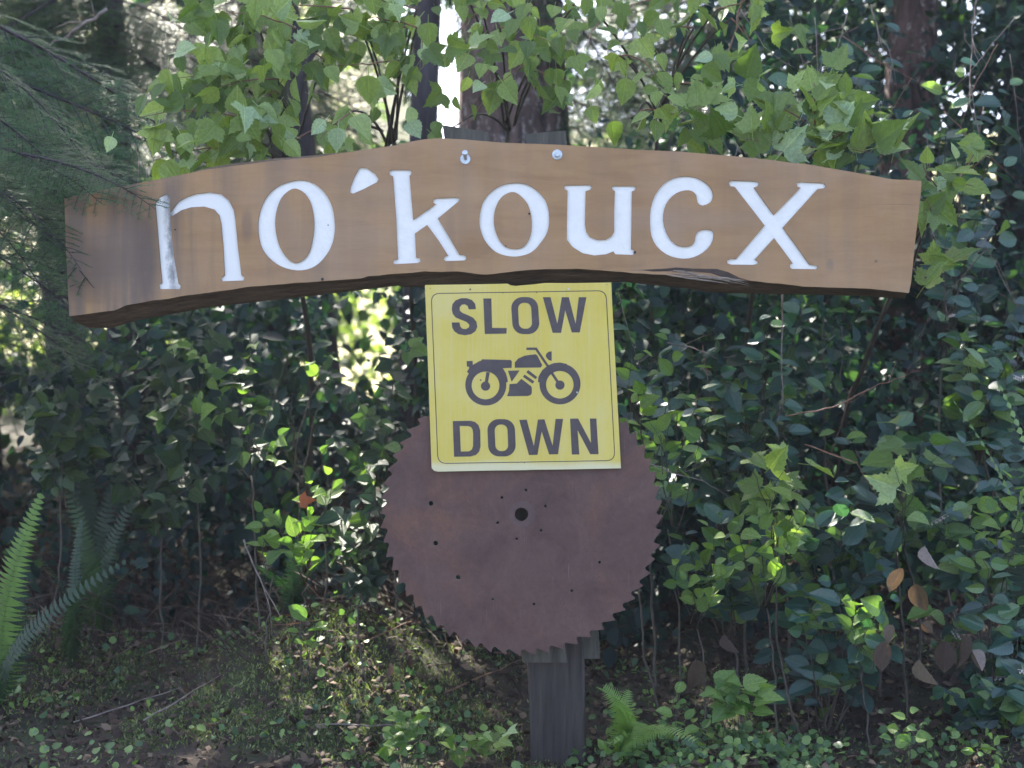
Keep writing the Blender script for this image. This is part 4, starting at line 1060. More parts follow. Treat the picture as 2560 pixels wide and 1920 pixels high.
# ------------------------------------------------------------------ shrubs made of stems and separate leaves
def quad(a, b, c, t): return a * (1 - t) ** 2 + b * 2 * t * (1 - t) + c * t * t
def shrub(name, label, cat, base, tips, kinds, per, size, spread=0.05, stem_r=0.004, stem_mat='stem', start=0.35, up=(0, -0.72, 0.7), hang=(0, -0.35, -0.3), arch=0.15, group=None, jitter=0.45, flowers=0, trifol=False, tip_up=False):
    root = empty(name, base, label, cat, group)
    base = Vector(base)
    cnt = 0
    cen = sum((Vector(t) for t in tips), Vector((0, 0, 0))) / len(tips)
    far = (cen - base).length
    hub = base.lerp(cen, 0.60) + Vector((0, 0.16 * far, 0))
    if far > 0.45:
        k_ = base.lerp(hub, .5) + Vector((rnd.gauss(0, .05), .1 * far, 0)); ms = MB()
        ms.tube([quad(base, k_, hub, t / 10) + rv(0.004) for t in range(11)], [stem_r * 1.7 * (1 - 0.3 * t / 10) for t in range(11)], 6)
        link('stem', ms.mesh('stem', M[stem_mat]), root); start = 0.12
    for tp in tips:
        tp = Vector(tp) + (rv(0.05) if name == 'salal_shrub' else Vector((0, 0, 0))); b = (hub if far > 0.45 else base) + rv(0.02); mid = b.lerp(tp, 0.5) + Vector((rnd.gauss(0, 0.05), rnd.gauss(0, 0.05), arch * (tp - b).length + 0.02))
        pts = [quad(b, mid, tp, t / 9) + rv(0.004) for t in range(10)]
        sb_ = MB(); L_ = (tp - b).length; r0 = stem_r * (0.7 + 0.5 * rnd.random())
        sb_.tube(pts, [r0 * (1 - 0.75 * t / 9) for t in range(10)], 5)
        so = link('stem', sb_.mesh('stem', M[stem_mat]), root)
        for i in range(per):
            t = start + (1 - start) * (i + 0.5) / per
            p = quad(b, mid, tp, min(t, 1)); ax = (quad(b, mid, tp, min(t + 0.02, 1.02)) - p).normalized()
            side = ax.cross(Vector((0, 0, 1))); side = side.normalized() if side.length > 0.05 else Vector((1, 0, 0))
            a = rnd.uniform(-0.6, 0.6) + (0 if i % 2 else math.pi)
            out = (side * math.cos(a) + side.cross(ax) * math.sin(a) + ax * 0.45)
            if tip_up: out = out * 0.7 + Vector((0, -0.1, 0.5))
            tip = out + Vector(hang) * rnd.uniform(0.2, 1.2) + rv(0.2)
            nrm = Vector(up) + rv(jitter)
            s_ = size * rnd.uniform(0.6, 1.15) * (1 - 0.35 * (t > 0.9))
            kk = rnd.choices([k for k, _ in kinds], [w for _, w in kinds])[0]
            off = out.normalized() * spread * rnd.random()
            if trifol:
                for rot in (-1.15, 0, 1.15):
                    y_ = Vector(tip).normalized(); zz = (nrm - y_ * nrm.dot(y_)).normalized(); q_ = Matrix.Rotation(rot, 3, zz) @ y_
                    put_leaf(root, rnd.choice(LM[kk]), p + off + q_ * 0.012, q_, nrm + rv(0.15), s_ * (1.0 if rot == 0 else 0.8)); cnt += 1
            else:
                put_leaf(root, rnd.choice(LM[kk]), p + off, tip, nrm, s_); cnt += 1
    for i in range(flowers):
        tp = Vector(rnd.choice(tips)); fl = MB(); a = tp + rv(0.03) + Vector((0, -0.03, 0)); d = Vector((rnd.uniform(-1, 1), -0.4, rnd.uniform(-0.2, 0.5))).normalized() * 0.075
        fl.tube([a, a + d * .5, a + d], [0.0012] * 3, 4)
        for j in range(8):
            sd_ = (0.006 if j % 2 else -0.006); c = a + d * (0.15 + 0.85 * j / 8) + Vector((sd_, -0.003, -0.003 + 0.3 * sd_))
            fl.tube([c, c + Vector((0.001, -0.001, -0.004)), c + Vector((0.001, -0.001, -0.0085))], [0.0012, 0.0032, 0.0020], 6)
        link('flower_spray', fl.mesh('flower_spray', M['flower']), root)
    return root
def uvt(lst, y): return [Q(a, b, y + (c if len(q) > 2 else 0)) for q in lst for a, b, c in [(q[0], q[1], q[2] if len(q) > 2 else 0)]]
def gbase(u, y):
    x = (u * 1.15732 - 1280) / PX * (5 + y) / 5; return Vector((x, y, gz(x, y) - 0.02))

# vine maples whose leafy twigs spread above the board
def maple(label, base_u, y, tips, per, size=0.085, kinds=(('maple', 3), ('maple_ovate', 3)), **kw):
    return shrub('vine_maple', label, 'shrub', gbase(base_u, y + 0.1), [Q(t[0], t[1], y + (t[2] if len(t) > 2 else 0)) for t in tips], kinds, per, size, spread=0.07, stem_r=0.006, stem_mat='stem', start=kw.pop('start', 0.72), up=(0.0, -0.75, 0.55), hang=(0, -0.25, -0.65), arch=0.22, jitter=0.36, **kw)
# twigs are built directly: each twig runs from (u0,v0) to (u1,v1) and carries its leaves
def leafy(name, label, cat, base, twigs, kinds, size, dens=16, spread=0.06, stem_mat='stem_red', up=(0, -0.75, 0.55), hang=(0, -0.25, -0.65), jit=0.36, group=None, r=0.0035):
    root = empty(name, base, label, cat, group)
    main = MB(); bv_ = Vector(base); c0 = sum((Q(t[0], t[1], t[4]) for t in twigs), Vector((0, 0, 0))) / len(twigs)
    hub = Vector((c0.x, c0.y + 0.6, c0.z - 0.2)); k_ = bv_.lerp(hub, .5) + Vector((rnd.gauss(0, .08), 1.7, 0))
    main.tube([quad(Vector((bv_.x, bv_.y + 1.6, gz(bv_.x, bv_.y + 1.6) - .03)), k_, hub, t / 14) + rv(0.005) for t in range(15)], [0.016 * (1 - 0.45 * t / 14) for t in range(15)], 8)
    link('stem', main.mesh('stem', M['stem']), root)
    for (u0, v0, u1, v1, y, w) in twigs:
        a = Q(u0, v0, y); b = Q(u1, v1, y + rnd.uniform(-0.12, 0.12)); L_ = (b - a).length
        mid = a.lerp(b, 0.5) + Vector((0, 0, 0.08 * L_)) + rv(0.02)
        # limb from the root of the plant to this twig
        base_v = hub + rv(0.02); k = a.lerp(base_v, 0.5) + Vector((0.0, 0.08, 0.10))
        m1 = MB(); m1.tube([quad(base_v, k, a, t / 10) for t in range(11)], [r * 1.8 * (1 - 0.4 * t / 10) for t in range(11)], 5)
        link('stem', m1.mesh('stem', M['stem']), root)
        m2 = MB(); m2.tube([quad(a, mid, b, t / 8) + rv(0.002) for t in range(9)], [r * (1 - 0.7 * t / 8) for t in range(9)], 5)
        link('twig', m2.mesh('twig', M[stem_mat]), root)
        for i in range(int(w)):
            t = (i + rnd.random()) / w; p = quad(a, mid, b, t) + Vector((rnd.gauss(0, spread), rnd.gauss(0, spread * 0.9), rnd.gauss(0, spread)))
            tip = Vector((rnd.gauss(0, 0.55), hang[1] + rnd.gauss(0, .25), hang[2] + rnd.gauss(0, 0.45))); nrm = Vector(up) + rv(jit)
            kk = rnd.choices([q for q, _ in kinds], [x for _, x in kinds])[0]
            put_leaf(root, rnd.choice(LM[kk]), p, tip, nrm, size * rnd.uniform(0.6, 1.2))
    return root
MK = (('maple', 2), ('maple_ovate', 4))
leafy('vine_maple', 'vine maple with pale lit leaves clustered above the letters n and o', 'shrub', gbase(500, 0.55), [
    (640, 60, 480, 30, 0.35, 20), (700, 130, 540, 60, 0.40, 22), (600, 200, 430, 120, 0.35, 22), (600, 170, 470, 190, 0.30, 20), (560, 250, 400, 180, 0.35, 14), (530, 260, 300, 255, 0.25, 22), (520, 180, 370, 175, 0.3, 12), (560, 60, 470, 10, 0.4, 10), (520, 320, 330, 345, 0.25, 22), (560, 230, 620, 160, 0.35, 9), (480, 290, 420, 350, 0.25, 12)], MK, 0.086, spread=0.07, jit=0.5)
leafy('vine_maple', 'vine maple with dense leaves across the top between the thin trunks and the broad trunk', 'shrub', gbase(800, 0.7), [
    (900, 20, 640, -20, 0.45, 24), (880, 60, 700, 60, 0.50, 24), (860, 130, 700, 140, 0.45, 9), (900, 60, 780, 40, 0.4, 13), (760, 20, 580, 10, 0.4, 18), (880, 150, 820, 190, 0.45, 7), (760, 240, 690, 300, 0.3, 9), (640, 300, 720, 260, 0.3, 10), (800, 90, 900, 110, 0.5, 8)], MK, 0.08, spread=0.075, jit=0.5)
leafy('vine_maple', 'vine maple hanging in front of the broad trunk above the two bolts', 'shrub', gbase(1100, 0.8), [
    (1000, -20, 1140, 40, 0.55, 18), (1040, 20, 960, 110, 0.55, 10), (1080, 60, 1200, 100, 0.5, 16), (1180, 100, 1080, 180, 0.5, 14), (1160, 150, 1230, 240, 0.45, 13), (1000, 260, 960, 262, 0.4, 3), (1060, 140, 1020, 230, 0.5, 7), (1240, 10, 1190, 60, 0.5, 9)], MK, 0.08, spread=0.06, jit=0.5)
leafy('vine_maple', 'vine maple with scattered leaves at the top above the letters u and c', 'shrub', gbase(1450, 0.8), [
    (1520, -20, 1340, 20, 0.5, 18), (1500, 60, 1360, 60, 0.5, 7), (1340, 120, 1430, 180, 0.5, 7), (1300, 40, 1260, 110, 0.5, 8), (1550, 20, 1640, -10, 0.5, 9), (1380, 240, 1500, 270, 0.4, 18), (1480, 180, 1550, 190, 0.4, 10), (1580, 40, 1620, 90, 0.55, 6)], MK, 0.08, spread=0.075, jit=0.5)
leafy('vine_maple', 'vine maple with large bright pointed leaves above the letter x', 'shrub', gbase(1750, 0.5), [
    (1740, 260, 1650, 200, 0.25, 12), (1760, 270, 1760, 180, 0.25, 12), (1760, 280, 1850, 230, 0.25, 14), (1800, 300, 1910, 270, 0.22, 12), (1700, 310, 1600, 300, 0.25, 12), (1750, 320, 1880, 330, 0.25, 12), (1560, 250, 1500, 230, 0.3, 8)], (('maple', 3), ('maple_ovate', 2)), 0.105, spread=0.04, up=(0, -0.7, 0.5), hang=(0, -0.2, 0.5), jit=0.3)
leafy('vine_maple', 'small maple stem with lobed leaves beside the right end of the board', 'shrub', gbase(2060, 0.45), [
    (2040, 420, 1990, 340, 0.2, 5), (2060, 400, 2110, 310, 0.25, 7), (2050, 430, 2100, 400, 0.2, 6), (2010, 480, 2000, 430, 0.15, 4), (2000, 600, 2030, 560, 0.15, 4)], (('maple', 3), ('maple_ovate', 1)), 0.09, spread=0.03, hang=(0, -0.2, 0.2))

# salal on the right: leathery oval leaves, some bluish with sky light
SK = (('salal', 8), ('young', 1.5))
sal = [  # label, base u, y, tips (u,v)
    ('low salal at the bottom right corner with rounded bluish leaves near the ground', 2170, 0.15, [(2080, 1480), (2150, 1440), (2200, 1540), (2120, 1520), (2230, 1440)], 10),
    ('salal filling the middle of the right-hand bank with overlapping broad leaves', 1900, 0.7, [(1780, 1060), (1860, 1040), (1950, 1080), (2010, 1120), (1700, 1080), (1830, 1120)], 12),
    ('salal in front at the lower right edge with blue-sheened leathery leaves', 2150, 0.35, [(2060, 1330), (2150, 1240), (2200, 1380), (2120, 1440), (2190, 1500), (2230, 1290), (2080, 1260)], 13),
    ('salal with white bell flowers at the right edge under the board end', 2130, 0.6, [(2010, 1130), (2090, 1060), (2170, 1000), (2200, 1120), (2130, 1160), (2050, 1180), (2190, 1200)], 12),
    ('salal at the upper right edge with dull blue-green leaves and a flower spray', 2180, 0.9, [(2020, 660), (2100, 620), (2160, 700), (2210, 640), (2080, 740), (2190, 800), (2140, 850), (2230, 760)], 12),
    ('salal between the fresh green sprigs and the right edge at mid height', 1980, 0.8, [(1850, 950), (1920, 900), (1980, 1000), (2040, 920), (1900, 1050), (2080, 980)], 12),
    ('salal with fresh light sprigs to the right of the blade', 1600, 0.45, [(1500, 1210), (1560, 1150), (1620, 1180), (1680, 1130), (1540, 1290), (1640, 1260), (1480, 1290)], 11),
    ('salal with broad mid-green leaves below the light maple leaves', 1800, 0.5, [(1700, 1200), (1760, 1130), (1830, 1160), (1890, 1120), (1730, 1280), (1850, 1260), (1930, 1200)], 12),
    ('low salal with hanging rounded leaves over the bare soil', 1780, 0.4, [(1690, 1370), (1750, 1340), (1820, 1330), (1880, 1370), (1700, 1300), (1900, 1300)], 11),
    ('salal directly under the right half of the board in deep shade', 1700, 1.0, [(1440, 700), (1540, 680), (1640, 690), (1740, 670), (1840, 690), (1500, 770), (1680, 760), (1800, 780)], 12),
    ('dark salal in the hollow between the yellow plate and the right edge', 1620, 0.95, [(1400, 830), (1500, 900), (1590, 860), (1690, 900), (1450, 980), (1600, 980), (1760, 860), (1550, 1050)], 11),
    ('tall dark salal reaching above the right end of the board', 2080, 1.1, [(1980, 200), (2060, 130), (2120, 240), (2190, 160), (2020, 320), (2150, 350), (2200, 450), (2100, 480)], 10),
    ('dark salal in the top right corner behind the dead twigs', 1850, 1.3, [(1700, 60), (1780, 30), (1860, 110), (1640, 130), (1920, 60), (1720, 180), (1880, 200), (1960, 280)], 9),
    ('salal hanging behind the right side of the yellow plate', 1420, 0.7, [(1360, 700), (1390, 780), (1440, 880), (1400, 960), (1460, 1060), (1480, 820)], 9),
]
for i, (lab, bu, y, tips, per) in enumerate(sal):
    shrub('salal_shrub', lab, 'shrub', gbase(bu, y), [Q(a, b, y + rnd.uniform(-0.15, 0.25)) for a, b in tips for _ in (0, 1)], SK if i not in (9, 10, 11, 12) else (('salal', 12), ('young', 0.5)), int(per * 0.9), 0.095, spread=0.03, start=0.25, stem_r=0.0035, jitter=0.5,
          flowers=3 if i in (2, 3, 4) else (1 if i in (0, 5) else 0), tip_up=i in (6, 7))
# fresh upright sprigs
for lab, bu, y, tips in (
    ('bright green sprig beside the saw teeth with upright pointed leaves', 1520, 0.25, [(1500, 1180), (1470, 1250), (1560, 1240), (1530, 1130)]),
    ('bright green sprig between the blade and the brown hanging leaves', 1680, 0.25, [(1640, 1120), (1690, 1160), (1600, 1130), (1660, 1060), (1740, 1120)]),
    ('small light sprig standing low in front of the dead brown leaves', 1880, 0.2, [(1850, 1330), (1900, 1360), (1840, 1290)]),
    ('light green sprig tips at the right edge among blue-sheened leaves', 2190, 0.25, [(2180, 1020), (2150, 1100), (2210, 1060), (2120, 1150)]),
    ('sunlit yellow-green leaves under the orange leaf left of the blade', 655, 0.55, [(655, 1125), (650, 1150), (670, 1120), (660, 1180)]),
    ('two sunlit yellow-green leaves to the left of the orange leaf', 580, 0.6, [(575, 1110), (590, 1125), (565, 1100)]),
    ('sunlit small leaves above the orange leaf beside the glinting foliage', 700, 0.8, [(675, 960), (650, 970), (690, 1010), (720, 1020)]),
    ('light toothed leaves on a twig beside the right edge of the yellow plate', 1440, 0.35, [(1380, 730), (1420, 760), (1440, 720)]),
    ('light green twig beyond the lower right corner of the yellow plate', 1460, 0.35, [(1380, 840), (1450, 860), (1510, 850), (1530, 880), (1400, 900)])):
    shrub('green_sprig', lab, 'shrub', gbase(bu, y), [Q(a, b, y) for a, b in tips], (('young', 3), ('ovate_bright', 2)), 6, 0.066, spread=0.015, start=0.62, stem_r=0.0025, tip_up=True, jitter=0.4)
# brambles / thimbleberry
for lab, bu, y, tips, per, kinds, sz in (
    ('young maple with pale lobed leaves in the middle of the right-hand thicket', 1740, 0.3, [(1590, 970), (1640, 990), (1700, 960), (1760, 980), (1650, 1040), (1690, 1020)], 3, (('maple', 3), ('maple_ovate', 1)), 0.10),
    ('thimbleberry with yellow-green leaves at the right below the salal flowers', 1960, 0.4, [(1960, 950), (1930, 1000), (2030, 980), (2000, 940), (1900, 880)], 3, (('maple', 3), ('ovate_bright', 2)), 0.10),
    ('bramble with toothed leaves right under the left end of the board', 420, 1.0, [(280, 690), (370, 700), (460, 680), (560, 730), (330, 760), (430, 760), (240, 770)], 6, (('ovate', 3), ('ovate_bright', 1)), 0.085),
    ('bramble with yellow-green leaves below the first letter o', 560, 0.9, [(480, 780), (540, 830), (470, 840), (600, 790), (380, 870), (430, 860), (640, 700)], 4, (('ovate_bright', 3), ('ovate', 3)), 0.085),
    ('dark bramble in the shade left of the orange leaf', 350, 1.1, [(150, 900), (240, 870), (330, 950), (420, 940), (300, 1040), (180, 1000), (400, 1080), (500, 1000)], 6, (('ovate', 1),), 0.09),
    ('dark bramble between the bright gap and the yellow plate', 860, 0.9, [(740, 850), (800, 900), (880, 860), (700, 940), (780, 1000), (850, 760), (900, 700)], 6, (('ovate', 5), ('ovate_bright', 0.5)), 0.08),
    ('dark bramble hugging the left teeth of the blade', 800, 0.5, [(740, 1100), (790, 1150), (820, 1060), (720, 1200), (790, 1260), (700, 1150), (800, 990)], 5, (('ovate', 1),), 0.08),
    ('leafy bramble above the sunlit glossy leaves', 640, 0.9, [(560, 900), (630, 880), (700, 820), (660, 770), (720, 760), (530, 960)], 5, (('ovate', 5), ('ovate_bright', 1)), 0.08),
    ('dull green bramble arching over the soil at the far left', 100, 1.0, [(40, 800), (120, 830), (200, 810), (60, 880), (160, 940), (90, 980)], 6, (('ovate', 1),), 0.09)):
    shrub('bramble' if 'bramble' in lab else ('vine_maple' if 'maple' in lab else 'thimbleberry'), lab, 'shrub', gbase(bu, y), [Q(a, b, y + rnd.uniform(-0.1, 0.2)) for a, b in tips], kinds, per, sz, spread=0.03, start=0.6 if per < 5 else 0.35, stem_r=0.003, trifol=('ovate',) == tuple(k for k, _ in kinds)[:1] or 'bramble' in lab, jitter=0.45)

# small plants along the foot
for lab, bu, y, tips, per, kinds, sz in (
    ('bright seedling with toothed leaves left of the post foot', 860, -0.05, [(850, 1540), (900, 1560), (840, 1580), (880, 1600), (830, 1620), (910, 1530), (860, 1530)], 6, (('ovate_bright', 1),), 0.055),
    ('bright low bramble seedling between the post and the left seedling', 1000, 0.0, [(950, 1570), (1000, 1590), (1050, 1580), (1110, 1570), (980, 1620), (1080, 1610)], 5, (('ovate_bright', 2), ('maple', 1)), 0.06),
    ('bright plant with a flat fan of pointed leaves right of the post', 1580, 0.1, [(1560, 1470), (1600, 1470), (1635, 1490), (1590, 1500), (1545, 1480)], 6, (('ovate_bright', 1),), 0.085),
    ('thin seedling with pale paired leaves between the fern and the fan-leaved plant', 1490, 0.05, [(1470, 1470), (1460, 1530), (1490, 1560)], 4, (('young', 1),), 0.055),
    ('pale seedling at the foot of the fern right of the post', 1340, -0.1, [(1350, 1580), (1340, 1600), (1370, 1620)], 5, (('ovate_bright', 1),), 0.05),
    ('small pale shoot at the bottom right corner', 2130, -0.05, [(2140, 1590), (2120, 1610), (2150, 1630)], 3, (('young', 1),), 0.05),
    ('pale-leaved shoot in the shade left of the blade bottom', 670, 0.35, [(650, 1310), (670, 1300), (690, 1330)], 4, (('young', 1),), 0.07),
    ('low toothed-leaved plant on the mossy ground at the bottom right', 1950, -0.05, [(1900, 1540), (1960, 1530), (1990, 1560), (1930, 1580)], 4, (('ovate_bright', 1), ('ovate', 1)), 0.045)):
    shrub('seedling', lab, 'plant', gbase(bu, y), [Q(a, b, y) for a, b in tips], kinds, per, sz, spread=0.012, start=0.5, stem_r=0.0018, jitter=0.3, up=(0, -0.6, 0.8), hang=(0, -0.4, 0), arch=0.1)

# ------------------------------------------------------------------ ferns
def frond_mesh(seed, ln=0.6, pl=0.075, droop=0.5, mat_=None):
    r = random.Random(seed); vs = []; fs = []
    n = 40
    def ax(t): return Vector((0.06 * math.sin(t * 2.2 + seed) * t, ln * t, -droop * ln * t * t + 0.12 * ln * math.sin(math.pi * t * 0.6)))
    tb = MB(); tb.tube([ax(t / 12) for t in range(13)], [0.0028 * (1 - 0.8 * t / 12) for t in range(13)], 4)
    vs += tb.v; fs += tb.f
    for i in range(n):
        t = 0.10 + 0.89 * i / n; c = ax(t); d = (ax(t + 0.01) - c).normalized(); sd = d.cross(Vector((0, 0, 1))).normalized()
        L_ = pl * r.uniform(0.86, 1.08) * (min(1, (t - 0.04) * 6)) * (1 - t) ** 0.62 * 1.25 + 0.004; w = ln * 0.011
        for sg in (-1, 1):
            o = sd * sg; b = len(vs); up = o.cross(d).normalized()
            tip = c + o * L_ + d * L_ * (0.22 + 0.05 * r.gauss(0, 1)) - Vector((0, 0, L_ * (0.12 + 0.08 * r.random())))
            m = c.lerp(tip, 0.55) + Vector((0, 0, 0.06 * L_))
            vs += [c - d * w * .7, c + d * w, m + d * w * .75, tip, m - d * w * .55, c.lerp(tip, .2) + d * w * 1.3]
            fs += [(b, b + 4, b + 3, b + 2, b + 5, b + 1)]
    return mesh_py('frond', vs, fs, mat_)
def fern(label, u, y, fr, group=None, vert=False, dark=()):
    base = gbase(u, y); root = empty('sword_fern', base, label, 'fern', group)
    for i, (u1, v1, y1, pl, dr) in enumerate(fr):
        tp = Q(u1, v1, y1); d = tp - base; ln = d.length
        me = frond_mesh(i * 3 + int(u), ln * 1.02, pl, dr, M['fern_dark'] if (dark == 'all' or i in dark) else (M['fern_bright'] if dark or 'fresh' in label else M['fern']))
        o = bpy.data.objects.new('frond', me); COL.objects.link(o); o.parent = root
        end = Vector((0, 1, -dr + 0.12 * math.sin(math.pi * 0.6))).normalized()
        # aim the chord of the bent frond at the tip
        up = Vector((0, -0.7, 0.7)) if vert else Vector((0, -0.25, 1))
        m = frame_mat(Vector((0, 0, 0)), d, up, 1.0).to_3x3()
        ch = Matrix.Rotation(math.atan2(dr - 0.114, 1.0), 3, 'X')
        o.matrix_basis = (m @ ch).to_4x4()
    return root
fern('large bright upright fern frond cluster at the left edge', 5, 0.5, [(66, 1060, 0.35, 0.085, 0.12), (-60, 1080, 0.5, 0.08, 0.2), (230, 1250, 0.4, 0.06, 0.75), (60, 1150, 0.7, 0.08, 0.3), (-120, 1250, 0.3, 0.08, 0.5)], vert=True, dark=(1, 2, 3, 4))
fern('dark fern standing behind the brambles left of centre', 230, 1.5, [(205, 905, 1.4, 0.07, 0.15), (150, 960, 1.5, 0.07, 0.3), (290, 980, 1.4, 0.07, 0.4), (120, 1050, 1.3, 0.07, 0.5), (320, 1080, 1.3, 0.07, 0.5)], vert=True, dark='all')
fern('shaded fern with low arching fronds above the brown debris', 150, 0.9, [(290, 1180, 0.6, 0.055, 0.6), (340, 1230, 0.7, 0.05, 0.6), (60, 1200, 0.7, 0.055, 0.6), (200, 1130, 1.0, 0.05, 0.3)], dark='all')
fern('fresh green fern curling beside the foot of the post on its right', 1345, 0.12, [(1292, 1500, -0.02, 0.075, 0.35), (1345, 1610, -0.30, 0.075, 1.0), (1440, 1560, -0.1, 0.075, 0.6), (1455, 1625, -0.25, 0.07, 0.8), (1320, 1530, -0.2, 0.07, 0.7), (1390, 1510, 0.1, 0.07, 0.4)], vert=True)
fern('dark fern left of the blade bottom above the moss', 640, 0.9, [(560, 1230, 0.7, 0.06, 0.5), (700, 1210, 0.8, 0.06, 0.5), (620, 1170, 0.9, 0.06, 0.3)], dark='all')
fern('mid-green fern at the right edge at mid height', 2190, 0.55, [(2060, 900, 0.4, 0.05, 0.5), (2140, 860, 0.4, 0.05, 0.4), (2220, 900, 0.5, 0.05, 0.4)], dark=(2,))

# ------------------------------------------------------------------ bare twigs and fallen sticks
def stick(name, label, pts, r, mat='twig', group=None, cat='twig', forks=0):
    P_ = [Q(*p) for p in pts]; root = empty(name, P_[0], label, cat, group)
    m = MB(); fine = []
    for i in range(len(P_) - 1):
        for t in range(5): fine.append(P_[i].lerp(P_[i + 1], t / 5) + rv(r * 0.7))
    fine.append(P_[-1]); n = len(fine)
    m.tube(fine, [r * (1 - 0.6 * i / n) for i in range(n)], 6)
    link('stem', m.mesh('stem', M[mat]), root)
    for k in range(forks):
        i = rnd.randrange(n // 4, n - 1); a = fine[i]; d = (fine[min(i + 1, n - 1)] - fine[i - 1]).normalized()
        e = a + (d + rv(0.6)).normalized() * rnd.uniform(0.08, 0.22); f = MB(); f.tube([a, a.lerp(e, .5) + rv(0.008), e], [r * .5, r * .35, r * .2], 4)
        link('side_twig', f.mesh('side_twig', M[mat]), root)
    return root
for lab, pts, r, mat, fk in (
    ('straight orange-brown stem slanting down between the top leaves to the letter c', [(1605, -10, .5), (1580, 100, .5), (1545, 165, .5)], 0.004, 'stem_red', 1),
    ('pale forked twig hanging at the top right corner', [(2110, -20, .9), (2100, 60, .9), (2095, 180, .9), (2115, 300, .9)], 0.003, 'twig', 4),
    ('thin pale twig slanting in the top right corner', [(2190, 40, .8), (2140, 100, .8), (2100, 150, .8)], 0.0022, 'twig', 2),
    ('dead twig drooping above the letter x', [(1600, 20, .8), (1650, 100, .8), (1700, 140, .8)], 0.002, 'twig', 1),
    ('bare hanging stems right of the letter x leaves', [(1880, 10, 1.0), (1900, 80, 1.0), (1925, 110, 1.0)], 0.003, 'twig', 3),
    ('bare twig rising behind the board above the letter x', [(1830, 30, .9), (1810, 100, .9), (1790, 170, .9)], 0.0022, 'twig', 2),
    ('upright pale dead stem under the right half of the board', [(1690, 630, .6), (1688, 760, .6), (1690, 890, .6)], 0.003, 'twig', 1),
    ('long brown cane crossing the dark hollow on the right', [(1700, 900, .55), (1800, 880, .55), (1900, 830, .55), (1990, 800, .55)], 0.0028, 'stem_red', 3),
    ('thin curved tendril reaching from the teeth into the thicket', [(1400, 1000, .15), (1450, 1020, .2), (1520, 1040, .25), (1600, 1090, .3)], 0.002, 'twig', 2),
    ('straight thin stem right of the yellow plate', [(1335, 630, .15), (1365, 740, .2), (1385, 800, .25)], 0.0018, 'twig', 0),
    ('pale stick caught in the shade right of the plate', [(1440, 740, .5), (1500, 752, .5), (1550, 775, .5)], 0.003, 'twig', 1),
    ('thin crossing canes right of the board end', [(2130, 540, .7), (2040, 640, .7), (1960, 760, .7)], 0.0025, 'stem', 2),
    ('upright green stem beside the right end of the board', [(2045, 690, .3), (2040, 620, .3), (2030, 550, .3)], 0.0028, 'stem', 1),
    ('drooping brown cane above the brown hanging leaves', [(1740, 960, .5), (1850, 1000, .5), (1900, 1080, .5)], 0.0022, 'stem_red', 1),
    ('glinting fallen stick slanting through the dark left of the blade', [(525, 1165, .5), (560, 1250, .5), (610, 1340, .45)], 0.0038, 'twig', 1),
    ('mossy dead branch at the top left corner', [(235, 25, 1.6), (160, 70, 1.6), (90, 100, 1.6)], 0.008, 'twig', 2),
    ('dark slanting limb above the letter o', [(680, 100, 3.2), (620, 260, 3.2), (560, 360, 3.2)], 0.02, 'bark_dark', 2),
    ('grey forked twig above the letter n', [(290, 310, .3), (300, 350, .3), (330, 390, .25)], 0.0022, 'twig', 2),
    ('brown stem across the sky gap below the dark trunk', [(1070, 170, .6), (1020, 260, .6), (980, 290, .6)], 0.002, 'stem_red', 0),
    ('thin brown stem in front of the dark slim trunk', [(915, 60, .5), (905, 170, .5), (870, 230, .5)], 0.002, 'stem_red', 0)):
    stick('bare_twig', lab, pts, r, mat, forks=fk)
# thin dead canes tangled at the right
for i in range(46):
    u = rnd.uniform(1500, 2250); v = rnd.uniform(0, 1100) if i % 3 else rnd.uniform(0, 500); y = rnd.uniform(0.7, 1.8); l = rnd.uniform(90, 260); a = rnd.gauss(math.pi / 2, 0.5)
    stick('bare_twig', 'thin bare grey-brown twig tangled in the right-hand thicket', [(u, v, y), (u + l * .5 * math.cos(a) + rnd.gauss(0, 8), v + l * .5 * math.sin(a), y), (u + l * math.cos(a), v + l * math.sin(a), y)], rnd.uniform(0.0012, 0.0024), rnd.choice(['twig', 'twig', 'stem_red']), group='bare twigs tangled in the right-hand thicket', forks=2)
# sticks lying on the ground at the left
for i in range(22):
    x = rnd.uniform(-2.0, 0.1); y = rnd.uniform(0.2, 2.4); a = rnd.gauss(0.55, 0.5); l = rnd.uniform(0.12, 0.55)
    p0 = Vector((x, y, gz(x, y) + 0.02)); x2 = x + l * math.cos(a); y2 = y + l * math.sin(a); p1 = Vector((x2, y2, gz(x2, y2) + 0.02 + 0.05 * rnd.random()))
    root = empty('fallen_stick', p0, 'thin dead stick lying on the dark slope left of the post', 'stick', 'sticks fallen on the slope left of the post')
    m = MB(); m.tube([p0.lerp(p1, t / 6) + rv(0.004) for t in range(7)], [0.004 * (1 - .1 * t) * rnd.uniform(.7, 1.1) for t in range(7)], 5)
    link('stem', m.mesh('stem', M['twig'] if i % 2 else M['stem_red']), root)

